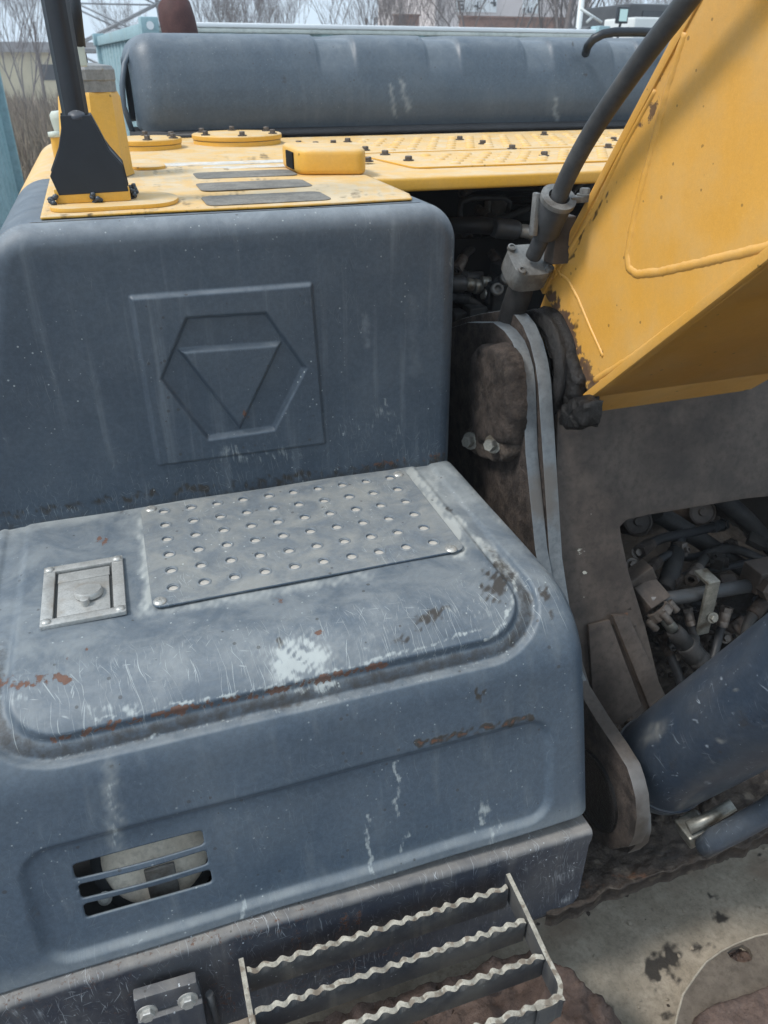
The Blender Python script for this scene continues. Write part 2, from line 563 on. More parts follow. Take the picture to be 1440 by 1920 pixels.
M['bracket_edge'] = rough_mat('bracket_edge_paint', (0.105, 0.118, 0.128), (0.175, 0.192, 0.20), 13, 0.42, 0.25, 0.001, spots=((0.10, 0.088, 0.075), 9, 0.56, 0.75), fleck=((0.34, 0.33, 0.30), 60, 0.72), spec=0.5)
M['bracket_face'] = rough_mat('bracket_face_mud', (0.018, 0.014, 0.012), (0.075, 0.058, 0.048), 30, 0.85, 1.0, 0.008, fleck=((0.15, 0.125, 0.105), 80, 0.68), spots=((0.014, 0.011, 0.009), 26, 0.54, 0.66))
M['lug_edge'] = rough_mat('lug_edge_worn', (0.042, 0.034, 0.028), (0.085, 0.072, 0.062), 14, 0.55, 0.4, 0.002, spots=((0.15, 0.145, 0.14), 9, 0.5, 0.7), fleck=((0.36, 0.34, 0.30), 60, 0.72), spec=0.5)
M['mud'] = rough_mat('caked_mud', (0.038, 0.029, 0.024), (0.105, 0.083, 0.066), 34, 0.9, 1.0, 0.010, fleck=((0.32, 0.29, 0.23), 70, 0.70), spots=((0.17, 0.14, 0.11), 30, 0.55, 0.7))
M['dark_mud'] = rough_mat('shaded_dark_mud', (0.010, 0.009, 0.008), (0.032, 0.027, 0.023), 30, 0.7, 1.0, 0.01)  # mud with the shade of the valve bay put into its colour
M['red_mud'] = rough_mat('red_brown_mud', (0.075, 0.050, 0.040), (0.15, 0.105, 0.085), 14, 0.95, 1.0, 0.012, fleck=((0.28, 0.25, 0.21), 60, 0.70))
M['track_dirt'] = rough_mat('dried_grey_mud', (0.275, 0.235, 0.178), (0.43, 0.372, 0.292), 11, 0.88, 0.8, 0.007, spots=((0.24, 0.18, 0.132), 5, 0.52, 0.70), fleck=((0.56, 0.52, 0.45), 110, 0.68))
M['grease'] = rough_mat('black_grease', (0.004, 0.004, 0.004), (0.014, 0.012, 0.011), 60, 0.34, 1.0, 0.005, spec=0.4, fleck=((0.05, 0.042, 0.036), 70, 0.66))
M['dark_part'] = rough_mat('dark_machinery', (0.010, 0.012, 0.014), (0.026, 0.028, 0.030), 20, 0.6, 0.3, 0.002)
M['shade_black'] = flat_mat('bay_shade_wall', (0.007, 0.0075, 0.008), 0.85, 0, 0.3, 9, 0.15)  # near-black, puts the deep shade of the bays into their walls
M['galv'] = rough_mat('galvanised_latch', (0.36, 0.36, 0.34), (0.46, 0.46, 0.44), 40, 0.42, 0.15, 0.0006, metal=0.35, spec=0.5, spots=((0.28, 0.24, 0.19), 18, 0.52, 0.75))
M['latch_shadow'] = flat_mat('latch_tray_shade', (0.10, 0.10, 0.095), 0.6, 0.2, 0.2)  # tray coloured dark for the shade around the paddle
M['dusty_floor'] = rough_mat('dust_in_holes', (0.36, 0.34, 0.30), (0.52, 0.50, 0.46), 60, 0.9, 0.4, 0.001)
M['bolt'] = rough_mat('weathered_bolt', (0.075, 0.062, 0.053), (0.15, 0.128, 0.11), 90, 0.5, 0.3, 0.001, metal=0.4, spec=0.5)
M['screw'] = rough_mat('dusty_screw', (0.38, 0.38, 0.36), (0.55, 0.54, 0.50), 120, 0.4, 0.3, 0.0006, metal=0.5)
M['grip'] = rough_mat('anti_slip_strip', (0.14, 0.134, 0.12), (0.25, 0.235, 0.205), 26, 0.9, 0.5, 0.002, fleck=((0.24, 0.22, 0.18), 150, 0.66))
M['label'] = rough_mat('worn_white_label', (0.50, 0.48, 0.43), (0.66, 0.63, 0.58), 26, 0.6, 0.1, 0.0004, spots=((0.55, 0.42, 0.26), 22, 0.55, 0.66))
M['exhaust'] = rough_mat('rusted_exhaust', (0.060, 0.028, 0.027), (0.090, 0.042, 0.038), 30, 0.75, 0.2, 0.002)
M['cap_grey'] = rough_mat('grey_plastic_cap', (0.19, 0.195, 0.195), (0.26, 0.265, 0.26), 20, 0.55, 0.2, 0.001, spots=((0.24, 0.15, 0.05), 30, 0.66, 0.74))
M['bottle'] = flat_mat('pale_plastic', (0.46, 0.50, 0.44), 0.5, 0, 0.1)
M['horn'] = rough_mat('dusty_beige_plastic', (0.56, 0.49, 0.39), (0.72, 0.65, 0.54), 16, 0.75, 0.2, 0.001)
M['container'] = rough_mat('pale_blue_container_paint', (0.27, 0.41, 0.45), (0.32, 0.46, 0.49), 3, 0.55, 0.1, 0.003, spots=((0.30, 0.34, 0.30), 2.2, 0.62, 0.8))
M['container_roof'] = rough_mat('pale_container_roof', (0.50, 0.55, 0.52), (0.62, 0.66, 0.62), 2, 0.6, 0.1, 0.003)
M['bark'] = rough_mat('grey_bark', (0.13, 0.112, 0.108), (0.19, 0.165, 0.155), 6, 0.9, 0.5, 0.01)
M['reed'] = None
M['ground'] = rough_mat('yard_soil', (0.20, 0.165, 0.13), (0.31, 0.265, 0.215), 1.2, 0.95, 0.6, 0.03)
M['bridge'] = flat_mat('bridge_concrete', (0.26, 0.25, 0.25), 0.85, 0, 0.1, 0.6)
M['wall_pale'] = flat_mat('pale_render', (0.62, 0.57, 0.56), 0.85, 0, 0.06, 0.8)
M['wall_cream'] = flat_mat('cream_render', (0.56, 0.50, 0.34), 0.85, 0, 0.12, 0.8)
M['white_frame'] = flat_mat('white_frame_paint', (0.74, 0.78, 0.80), 0.6, 0, 0.05, 1)
M['dark_glass'] = flat_mat('dark_window_glass', (0.03, 0.035, 0.04), 0.15, 0, 0.2, 1)
M['brick'] = flat_mat('red_brown_brick', (0.25, 0.145, 0.11), 0.9, 0, 0.3, 3)
M['pylon'] = flat_mat('galvanised_lattice', (0.24, 0.255, 0.27), 0.5, 0.2, 0.1, 1)
M['post_white'] = flat_mat('white_post_paint', (0.66, 0.69, 0.68), 0.5, 0, 0.05, 2)
M['truck_dark'] = flat_mat('dark_vehicle_paint', (0.045, 0.047, 0.05), 0.5, 0, 0.3, 2)
M['mirror_glass'] = NT('mirror_glass').finish((0.55, 0.68, 0.62), 0.08, None, 0.9)

# ================================================================== EXCAVATOR
EX = empty('excavator', (0.6, 1.4, 0.0), 'weathered yellow and blue grey tracked excavator seen close up from its front step', 'excavator')

# ---- lower step box: pressed cover swept along x, with groove, recess and air slots
def step_profile():
    a, r = math.radians(78.6), 0.14
    T = np.concatenate([np.arange(0, 0.43, 0.004), np.arange(0.43, 0.9226, 0.0026)])
    out = []
    for t in T:
        if t < 0.43:
            out.append((1.36 - t, 1.572, 0.0))
        elif t < 0.43 + a * r:
            q = (t - 0.43) / r
            out.append((0.93 - r * math.sin(q), 1.572 - r * (1 - math.cos(q)), q))
        else:
            l = t - 0.43 - a * r
            out.append((0.93 - r * math.sin(a) - l * math.cos(a), 1.572 - r * (1 - math.cos(a)) - l * math.sin(a), a))
    return T, np.array(out)

def rrect_sd(x, y, x0, x1, y0, y1, r):
    cx, cy, hx, hy = (x0 + x1) / 2, (y0 + y1) / 2, (x1 - x0) / 2 - r, (y1 - y0) / 2 - r
    qx, qy = np.abs(x - cx) - hx, np.abs(y - cy) - hy
    return np.hypot(np.maximum(qx, 0), np.maximum(qy, 0)) + np.minimum(np.maximum(qx, qy), 0) - r

T, PR = step_profile()
xR, xL, rr, rl = 0.614, -0.30, 0.036, 0.03
S = np.concatenate([np.linspace(0, 0.09, 12)[::-1] * -1 - rl * math.pi / 2, np.linspace(-rl * math.pi / 2, 0, 10)[1:],
                    np.arange(0.003, xR - rr - (xL + rl), 0.0029), (xR - rr - (xL + rl)) + np.linspace(0, rr * math.pi / 2, 14)[0:],
                    (xR - rr - (xL + rl)) + rr * math.pi / 2 + np.linspace(0.006, 0.16, 10)])
flatW = xR - rr - (xL + rl)
X = np.empty(len(S)); INS = np.empty(len(S))
for i, s in enumerate(S):
    if s < -rl * math.pi / 2:
        X[i], INS[i] = xL, rl + (-s - rl * math.pi / 2)
    elif s < 0:
        q = -s / rl
        X[i], INS[i] = xL + rl - rl * math.sin(q), rl * (1 - math.cos(q))
    elif s <= flatW:
        X[i], INS[i] = xL + rl + s, 0
    elif s < flatW + rr * math.pi / 2:
        q = (s - flatW) / rr
        X[i], INS[i] = xR - rr + rr * math.sin(q), rr * (1 - math.cos(q))
    else:
        X[i], INS[i] = xR, rr + (s - flatW - rr * math.pi / 2)
XX, TT = np.meshgrid(X, T, indexing='ij')
Y0, Z0, A0 = (np.broadcast_to(PR[:, k], XX.shape) for k in range(3))
NY, NZ = -np.sin(A0), np.cos(A0)
sd = rrect_sd(XX, TT, -0.255, 0.537, -1.0, 0.563, 0.095)
fade = 0.30 + 0.70 * sstep(0.22, 0.45, TT)
disp = -0.012 * fade * (1 - sstep(0.012, 0.023, np.abs(sd + 0.002))) - 0.004 * fade * sstep(-0.01, 0.012, sd)
# recessed field on the front (given in x, z)
XS = XX + (1.572 - Z0) * np.where(XX > 0, 0.052 * np.clip(XX, 0, 0.6) / 0.6, 0.28 * np.clip(XX, -0.3, 0) / 0.3)
sd2 = rrect_sd(XS, Z0, -0.262, 0.552, 1.182, 1.384, 0.045)
disp += -0.0085 * (1 - sstep(-0.013, 0.003, sd2)) * (TT > 0.6)
disp += 0.0012 * np.sin(XX * 9 + 1) * np.sin(TT * 11) + 0.0008 * np.sin(XX * 23 + TT * 17)
# slats bow outwards
in_sl = sstep(-0.02, 0.0, -rrect_sd(XS, Z0, -0.197, -0.016, 1.243, 1.340, 0.01))
disp += 0.006 * in_sl * (np.sin(np.clip((XS + 0.197) / 0.181, 0, 1) * math.pi)) * np.exp(-((Z0 - 1.292) / 0.03) ** 2)
dn = disp - INS[:, None]
Yq, Zq = Y0 + NY * dn, Z0 + NZ * dn
Xq = XX + (1.572 - Zq) * np.where(XX > 0, 0.052 * np.clip(XX, 0, 0.6) / 0.6, 0.28 * np.clip(XX, -0.3, 0) / 0.3)
P = np.stack([Xq, Yq, Zq], -1)
SLOTS = [(-0.197, -0.018, 1.3135, 1.340), (-0.196, -0.017, 1.2780, 1.3045), (-0.196, -0.016, 1.2435, 1.2690)]
keep = np.ones((len(S) - 1, len(T) - 1), bool)
cX = (Xq[:-1, :-1] + Xq[1:, 1:]) / 2
cZ = (Z0[:-1, :-1] + Z0[1:, 1:]) / 2
vin = np.zeros(Xq.shape, bool)
for (a, b, c, d) in SLOTS:
    inside = rrect_sd(cX, cZ, a, b, c, d, 0.006) < 0
    keep &= ~inside
    # pull the rim of the hole onto a clean rounded outline
    s0 = rrect_sd(Xq, Z0, a, b, c, d, 0.006)
    e = 1e-4
    gx = (rrect_sd(Xq + e, Z0, a, b, c, d, 0.006) - s0) / e
    gz = (rrect_sd(Xq, Z0 + e, a, b, c, d, 0.006) - s0) / e
    touch = np.zeros(Xq.shape, bool)
    for di in (0, 1):
        for dj in (0, 1):
            touch[di:di + keep.shape[0], dj:dj + keep.shape[1]] |= inside
    kt = np.zeros(Xq.shape, bool)
    out_ = ~inside
    for di in (0, 1):
        for dj in (0, 1):
            kt[di:di + keep.shape[0], dj:dj + keep.shape[1]] |= out_
    rim = touch & kt
    P[..., 0] = np.where(rim, P[..., 0] - s0 * gx, P[..., 0])
    dz = np.where(rim, -s0 * gz, 0)
    P[..., 2] += dz
    P[..., 1] += dz * -math.cos(math.radians(78.6)) * -1
step_box = grid_mesh('step_box', P, M['blue_top'], EX, keep, flip=True)
w = Wear(step_box)
gsd = np.abs(sd).reshape(-1)
w.add('grime', (0.56 * (1 - sstep(0.006, 0.024, gsd)) * fade.reshape(-1)))
w.add('scratch', 0.9 * (sstep(0.40, 0.47, TT) * (1 - sstep(0.54, 0.56, TT))).reshape(-1))
w.add('scratch', 0.12 * sstep(0.6, 0.7, TT).reshape(-1))
w.add('dusty', 0.5 * (1 - sstep(0.0, 0.05, TT)).reshape(-1))
w.add('dusty', (0.40 * (1 - sstep(0.10, 0.30, TT)) * sstep(0.40, 0.55, XX)).reshape(-1))
w.add('dusty', (0.28 * sstep(0.875, 0.92, TT)).reshape(-1))
for a in [('chalk', 562, 1240, 50, 44, 1.25), ('chalk', 590, 1285, 60, 14, 0.8, -8), ('chalk', 250, 1332, 75, 20, 0.5, -15), ('chalk', 190, 1330, 36, 14, 0.5), ('dusty', 565, 1245, 90, 60, 0.35),
          ('chalk', 20, 1310, 30, 18, 0.6), ('chalk', 700, 1200, 120, 70, 0.30), ('chalk', 880, 1140, 60, 30, 0.40), ('chalk', 905, 1515, 16, 20, 0.65), ('chalk', 930, 1550, 18, 10, 0.65, -40),
          ('rust', 105, 1270, 26, 12, 0.95), ('rust', 10, 1278, 22, 14, 0.9), ('rust', 190, 1010, 18, 9, 0.62), ('rust', 604, 1185, 12, 5, 0.8), ('rust', 522, 1128, 11, 9, 0.6),
          ('rust', 125, 1238, 6, 7, 0.7), ('rust', 160, 1215, 10, 5, 0.5),
          ('grime', 925, 1092, 28, 44, 0.75, 15), ('grime', 808, 1160, 40, 18, 0.7, -30), ('grime', 750, 1200, 20, 14, 0.7), ('grime', 1020, 1115, 14, 22, 0.6), ('grime', 1035, 1150, 8, 12, 0.6),
          ('grime', 897, 1302, 6, 15, 0.75), ('grime', 911, 1298, 4, 9, 0.7), ('grime', 522, 1206, 7, 14, 0.75), ('grime', 60, 1710, 16, 22, 0.42), ('grime', 205, 1440, 12, 10, 0.42),
          ('grime', 845, 955, 10, 8, 0.55), ('grime', 95, 1690, 10, 10, 0.4), ('grime', 225, 960, 16, 8, 0.5), ('grime', 1000, 1130, 10, 40, 0.45, 20),
          ('dusty', 800, 905, 80, 30, 0.55), ('dusty', 230, 1235, 200, 50, 0.12), ('dusty', 500, 925, 300, 18, 0.5, -8)]:
    w.blob(*a)
for a in [('rust', [(0, 1285), (40, 1284), (75, 1274), (125, 1272)], 13, 0.85), ('rust', [(100, 1388), (300, 1338), (470, 1306), (640, 1264), (720, 1246)], 9, 0.85), ('chalk', [(180, 1352), (300, 1326), (470, 1296), (640, 1254), (800, 1212), (900, 1180)], 5, 0.75), ('chalk', [(100, 1424), (300, 1378), (500, 1338), (700, 1298), (880, 1250), (965, 1210)], 4, 0.5),
          ('chalk', [(380, 1316), (500, 1300), (640, 1262)], 5, 0.6), ('chalk', [(915, 1200), (948, 1165), (966, 1110), (966, 1072)], 7, 0.85),
          ('grime', [(785, 1394), (850, 1381), (920, 1362), (990, 1345)], 11, 0.85), ('rust', [(790, 1394), (860, 1380), (985, 1346)], 6, 0.6),
          ('chalk', [(208, 1470), (215, 1540), (224, 1600)], 9, 0.52), ('dusty', [(205, 1440), (222, 1610)], 22, 0.3), ('chalk', [(686, 1530), (692, 1590), (697, 1640)], 6, 0.7), ('chalk', [(742, 1430), (748, 1470), (741, 1500), (747, 1530)], 6, 0.62),
          ('chalk', [(764, 1560), (745, 1610), (742, 1650)], 6, 0.62), ('chalk', [(452, 1680), (458, 1745)], 7, 0.75), ('chalk', [(928, 1545), (922, 1590)], 8, 0.6),
          ('chalk', [(885, 1500), (900, 1540), (890, 1560)], 7, 0.55), ('chalk', [(1095, 1270), (1102, 1340)], 5, 0.6), ('dusty', [(268, 960), (280, 1135)], 16, 0.9),
          ('dusty', [(770, 892), (815, 950), (866, 1030)], 20, 0.95), ('dusty', [(762, 884), (870, 990), (962, 1080)], 10, 0.8), ('dusty', [(262, 1150), (420, 1125), (700, 1075)], 12, 0.45),
          ('chalk', [(245, 1775), (272, 1758)], 3, 0.7), ('dusty', [(850, 880), (960, 985), (1080, 1105)], 14, 0.5), ('chalk', [(740, 1240), (748, 1520)], 3, 0.35),
          ('chalk', [(210, 1100), (225, 1160)], 3, 0.3)]:
    w.stroke(*a)
w.done()
so = step_box.modifiers.new('shell', 'SOLIDIFY')
so.thickness = 0.0032
so.offset = -1

# tread plate with round holes, cut as a filled 2D curve
def curve_plate(name, outer, holes, z, thick, mat, parent, bevel=0.0008):
    cu = bpy.data.curves.new(name, 'CURVE')
    cu.dimensions = '2D'
    cu.fill_mode = 'BOTH'
    cu.extrude = thick / 2
    cu.bevel_depth = bevel
    cu.bevel_resolution = 1
    for pts in [outer] + holes:
        sp_ = cu.splines.new('POLY')
        sp_.points.add(len(pts) - 1)
        for p, q in zip(sp_.points, pts):
            p.co = (q[0], q[1], 0, 1)
        sp_.use_cyclic_u = True
    tmp = bpy.data.objects.new('tmp', cu)
    COL.objects.link(tmp)
    dg = bpy.context.evaluated_depsgraph_get()
    me = bpy.data.meshes.new_from_object(tmp.evaluated_get(dg))
    bpy.data.objects.remove(tmp)
    me.name = name
    for v_ in me.vertices:
        v_.co.z += z
    me.materials.clear()
    return link(name, me, mat, parent)

def rrect_pts(x0, x1, y0, y1, r, k=5):
    out = []
    for cx, cy, a0 in ((x1 - r, y1 - r, 0), (x0 + r, y1 - r, 90), (x0 + r, y0 + r, 180), (x1 - r, y0 + r, 270)):
        for i in range(k + 1):
            a = math.radians(a0 + 90 * i / k)
            out.append((cx + r * math.cos(a), cy + r * math.sin(a)))
    return out

def circ(x, y, r, k=18):
    return [(x + r * math.cos(2 * math.pi * i / k), y + r * math.sin(2 * math.pi * i / k)) for i in range(k)]

hA, hB, hC = at(325, 1105, z=1.575), at(812, 1020, z=1.575), at(308, 962, z=1.575)
holes = []
HOLE_XY = []
for i in range(10):
    for j in range(6):
        p = hA + (hB - hA) * (i / 9) + (hC - hA) * (j / 5)
        HOLE_XY.append((p.x, p.y))
        holes.append(circ(p.x + random.uniform(-.001, .001), p.y + random.uniform(-.001, .001), 0.0088))
plate = curve_plate('tread_plate', rrect_pts(-0.036, 0.486, 1.012, 1.333, 0.014), holes, 1.5768, 0.0022, M['tread'], step_box)
rim = MB()
rim.lathe([(0.0128, 0.0), (0.0112, 0.0016), (0.0096, 0.0022), (0.0089, 0.0014), (0.0089, -0.0016)], (0, 0, 0), (0, 0, 1), 20)
rim_o = rim.build('plate_hole', M['tread'], step_box)
rim_o.location = (HOLE_XY[0][0], HOLE_XY[0][1], 1.5779)
fl = MB()
fl.lathe([(0.0105, 0), (0, 0.0)], (0, 0, -0.0018), (0, 0, 1), 20)
bmr = bmesh.new(); bmr.from_mesh(rim_o.data)
tmp_me = bpy.data.meshes.new('tmp'); fl.bm.to_mesh(tmp_me); fl.bm.free()
nf0 = len(bmr.faces)
bmr.from_mesh(tmp_me)
bmr.faces.ensure_lookup_table()
for f_ in bmr.faces[nf0:]:
    f_.material_index = 1
    f_.normal_update()
    if f_.normal.z < 0:
        f_.normal_flip()
bmr.to_mesh(rim_o.data); bmr.free()
rim_o.data.materials.append(M['dusty_floor'])
for x, y in HOLE_XY[1:]:
    c_ = rim_o.copy()
    COL.objects.link(c_)
    c_.location = (x, y, 1.5779)
for (u, v) in ((283, 955), (747, 890), (846, 1030), (300, 1128)):
    p = at(u, v, z=1.5785)
    b = MB()
    b.lathe([(0.0105, 0), (0.0105, 0.0012), (0.0085, 0.0035), (0.005, 0.0042), (0, 0.0042)], p, (0, 0, 1), 18)
    for q in (0.3, 0.3 + math.pi / 2):
        b.box((p.x - 0.006, p.y - 0.0009, p.z + 0.0040), (p.x + 0.006, p.y + 0.0009, p.z + 0.0048), rot=Matrix.Rotation(q, 3, 'Z'))
    b.build('screw', M['screw'], step_box, 40)

# latch: pressed frame with a sunken paddle, cam cap and rivets
LAT = empty('latch', at(155, 1115, z=1.572), parent=EX)
lx0, lx1, ly0, ly1 = -0.199, -0.075, 1.013, 1.176
lz = 1.573
fr = MB()
for (a, b, c, d) in ((lx0, lx1, ly0, ly0 + 0.016), (lx0, lx1, ly1 - 0.016, ly1), (lx0, lx0 + 0.018, ly0 + 0.0165, ly1 - 0.0165), (lx1 - 0.018, lx1, ly0 + 0.0165, ly1 - 0.0165)):
    fr.box((a, c, lz), (b, d, lz + 0.0075), 0.0016)
fr.build('latch_frame', M['galv'], LAT, 35)
tr = MB()
ix0, ix1, iy0, iy1 = lx0 + 0.018, lx1 - 0.018, ly0 + 0.016, ly1 - 0.016
zt, zb = lz + 0.003, lz + 0.0004
tr.poly([(ix0, iy0, zb), (ix1, iy0, zb), (ix1, iy1, zb), (ix0, iy1, zb)])
tr.build('latch_tray', M['latch_shadow'], LAT)
pd = MB()
pd.prism([(ix0 + 0.005, iy0 + 0.004, lz + 0.0008), (ix1 - 0.005, iy0 + 0.004, lz + 0.0008), (ix1 - 0.005, iy1 - 0.036, lz + 0.0025), (ix0 + 0.005, iy1 - 0.036, lz + 0.0025)], (0, 0, 0.004), 0.0016)
pd.prism([(ix0 + 0.004, iy1 - 0.034, lz + 0.0035), (ix1 - 0.004, iy1 - 0.034, lz + 0.0035), (ix1 - 0.004, iy1 - 0.004, lz + 0.0014), (ix0 + 0.004, iy1 - 0.004, lz + 0.0014)], (0, 0, 0.002), 0.001)
pd.build('latch_paddle', M['galv'], LAT, 35)
kc = MB()
kp = at(166, 1108, z=lz + 0.012)
kc.lathe([(0.021, -0.006), (0.0215, 0.001), (0.0195, 0.004), (0, 0.0045)], kp, (0, 0.12, 1), 24)
kc.box((kp.x - 0.012, kp.y - 0.028, kp.z - 0.008), (kp.x + 0.001, kp.y - 0.008, kp.z + 0.003), 0.004)
kc.lathe([(0.0065, -0.008), (0.0065, 0.0045), (0.0035, 0.0055), (0, 0.005)], (kp.x - 0.0055, kp.y - 0.026, kp.z), (0, 0, 1), 16)
kc.build('keyhole_cap', M['galv'], LAT, 40)
for (x, y) in ((lx0 + 0.009, ly0 + 0.009), (lx1 - 0.009, ly0 + 0.009), (lx0 + 0.009, ly1 - 0.009), (lx1 - 0.009, ly1 - 0.009)):
    MB().lathe([(0.0075, 0), (0.0068, 0.002), (0.0035, 0.0034), (0, 0.0036)], (x, y, lz + 0.0075), (0, 0, 1), 14).build('rivet', M['screw'], LAT)

# horn and bracket seen through the slots
HO = empty('horn', (-0.10, 0.83, 1.3), parent=EX)
hb = MB()
hc = at(292, 1592, y=0.835)
hd = Vector((0.0, -0.80, 0.55)).normalized()
hb.lathe([(0.0, -0.05), (0.07, -0.05), (0.082, -0.012), (0.082, 0.0), (0.074, 0.006), (0.05, 0.010), (0, 0.012)], hc, hd, 40)
hb.build('horn_body', M['horn'], HO, 40)
hr = MB()
hr.lathe([(0.080, -0.010), (0.094, -0.008), (0.096, -0.001), (0.088, 0.003), (0.080, 0.004)], hc, hd, 40)
hr.build('horn_rim', M['dark_part'], HO, 40)
MB().bolt(at(197, 1684, y=0.80), hd, 0.007, 0.006).build('bolt', M['screw'], HO)
hk = MB()
hk.box((-0.110, 0.790, 1.17), (-0.066, 0.796, 1.268), 0.002)
hk.build('horn_bracket', M['cast'], HO)
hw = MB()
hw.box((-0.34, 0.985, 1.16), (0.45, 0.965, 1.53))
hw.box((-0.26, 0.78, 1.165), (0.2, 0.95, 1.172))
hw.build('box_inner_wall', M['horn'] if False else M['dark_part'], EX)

# ---- upper box: front sheet with rounded rim and the stamped emblem
ZT, UXR, UXL, UY = 2.085, 0.602, -0.40, 1.35
def left_x(z):
    return -0.205 - 0.30 * np.maximum(0, 2.0 - z)
def outline_sd(x, z):
    """signed distance to the box outline in the front plane (negative inside)"""
    right = x > 0.1
    r = np.where(right, 0.070, 0.085)
    zb = 1.0
    xe = np.where(right, UXR + (1.85 - z) * 0.014, left_x(z))
    px = np.where(right, x - (xe - r), (xe + r) - x)
    pz = z - (ZT - r)
    return np.hypot(np.maximum(px, 0), np.maximum(pz, 0)) + np.minimum(np.maximum(px, pz), 0) - r
gx = np.concatenate([np.arange(UXL, -0.02, 0.0045), np.arange(-0.02, 0.35, 0.0020), np.arange(0.35, 0.54, 0.0040), np.arange(0.54, 0.6101, 0.0018)])
gz = np.concatenate([np.arange(1.54, 1.64, 0.004), np.arange(1.64, 1.98, 0.0020), np.arange(1.98, 2.04, 0.0032), np.arange(2.04, 2.0851, 0.0016)])
gx = gx[np.concatenate([[True], np.diff(gx) > 1e-4])]
gz = gz[np.concatenate([[True], np.diff(gz) > 1e-4])]
GX, GZ = np.meshgrid(gx, gz, indexing='ij')
s0 = outline_sd(GX, GZ)
e = 1e-4
gradx = (outline_sd(GX + e, GZ) - s0) / e
gradz = (outline_sd(GX, GZ + e) - s0) / e
out = s0 > -1e-5
GX = np.where(out, GX - s0 * gradx, GX)
GZ = np.where(out, GZ - s0 * gradz, GZ)
s1 = np.minimum(outline_sd(GX, GZ), 0)
rf = 0.034
dep = np.clip(rf + s1, 0, rf)
GY = UY + rf - np.sqrt(np.maximum(rf * rf - dep * dep, 0))
def poly_sd(x, z, pts):
    d = np.full(x.shape, 1e9)
    ins = np.zeros(x.shape, bool)
    for (a, b), (c, f) in zip(pts, pts[1:] + pts[:1]):
        dx, dz = c - a, f - b
        t = np.clip(((x - a) * dx + (z - b) * dz) / (dx * dx + dz * dz), 0, 1)
        d = np.minimum(d, np.hypot(x - a - t * dx, z - b - t * dz))
        cond = ((b > z) != (f > z)) & (x < (c - a) * (z - b) / (f - b + 1e-12) + a)
        ins ^= cond
    return np.where(ins, -d, d)
def px_poly(pts):
    return [(at(u, v, y=UY).x, at(u, v, y=UY).z) for u, v in pts]
SQ = px_poly([(248, 560), (580, 535), (606, 828), (300, 868)])
HEX = px_poly([(350, 595), (497, 586), (570, 688), (512, 802), (390, 820), (303, 708)])
TRI = px_poly([(334, 655), (527, 641), (450, 803)])
em = 0.0085 * (1 - sstep(-0.0050, 0.0030, poly_sd(GX, GZ, SQ) - 0.004))
em -= 0.0110 * (1 - sstep(-0.0060, 0.0026, poly_sd(GX, GZ, HEX) - 0.002))
em += 0.0110 * (1 - sstep(-0.0060, 0.0026, poly_sd(GX, GZ, TRI)))
GY = GY - em
GY += 0.0016 * np.sin(GX * 8) * np.sin(GZ * 9) * np.clip(-s1 / 0.1, 0, 1)
UP = np.stack([GX, GY, GZ], -1)
upper = grid_mesh('toolbox_cover', UP, M['blue'], EX, flip=True)
w = Wear(upper)
w.add('grime', (0.42 * (1 - sstep(1.575, 1.60, GZ))).reshape(-1))
w.add('dusty', (0.30 * sstep(2.03, 2.08, GZ)).reshape(-1))
for a in [('rust', 433, 692, 9, 9, 0.85), ('rust', 458, 776, 8, 15, 0.7), ('chalk', 730, 775, 26, 10, 0.45), ('chalk', 480, 850, 120, 22, 0.40), ('rust', 310, 722, 5, 8, 0.5), ('chalk', 700, 800, 90, 40, 0.30),
          ('rust', 65, 788, 9, 5, 0.5), ('chalk', 10, 825, 14, 4, 0.6), ('grime', 735, 735, 20, 60, 0.3), ('grime', 600, 900, 240, 12, 0.5, -7)]:
    w.blob(*a)
for a in [('dusty', [(683, 590), (690, 650)], 7, 0.22), ('chalk', [(722, 752), (733, 790)], 4, 0.6), ('chalk', [(852, 640), (853, 720)], 5, 0.6), ('dusty', [(770, 560), (780, 700)], 12, 0.08), ('chalk', [(846, 440), (851, 560), (853, 700), (852, 850)], 4, 0.42), ('chalk', [(60, 440), (300, 425), (560, 408), (800, 398)], 6, 0.25), ('rust', [(640, 880), (760, 862), (842, 852)], 9, 0.5), ('grime', [(0, 968), (300, 925), (600, 888), (845, 858)], 12, 0.6)]:
    w.stroke(*a)
w.add('scratch', (0.35 * (1 - sstep(1.58, 1.70, GZ))).reshape(-1))
w.done()

def outline_ring(n=14, zlow=1.0):
    pts = [(UXR + (1.85 - zlow) * 0.014, zlow)]
    for i in range(n + 1):
        a = math.radians(90 * i / n)
        xe = UXR + (1.85 - (ZT - 0.07)) * 0.014
        pts.append((xe - 0.07 + 0.07 * math.cos(a), ZT - 0.07 + 0.07 * math.sin(a)))
    for i in range(n + 1):
        a = math.radians(90 + 90 * i / n)
        pts.append((-0.205 + 0.085 + 0.085 * math.cos(a), ZT - 0.085 + 0.085 * math.sin(a)))
    for z in (1.9, 1.7, 1.5, zlow):
        pts.append((float(left_x(z)), z))
    return pts
def loft(y0, y1, name, mat, inset=0.0, parent=EX):
    ring = outline_ring()
    ys = np.linspace(y0, y1, max(2, int((y1 - y0) / 0.06)))
    P_ = np.array([[(x, y, z - inset) for y in ys] for x, z in ring])
    return grid_mesh(name, P_, mat, parent, flip=False)
loft(UY + rf, 1.95, 'side_fender', M['blue'])
loft(1.9505, 2.93, 'deck_shell', M['yellow'])

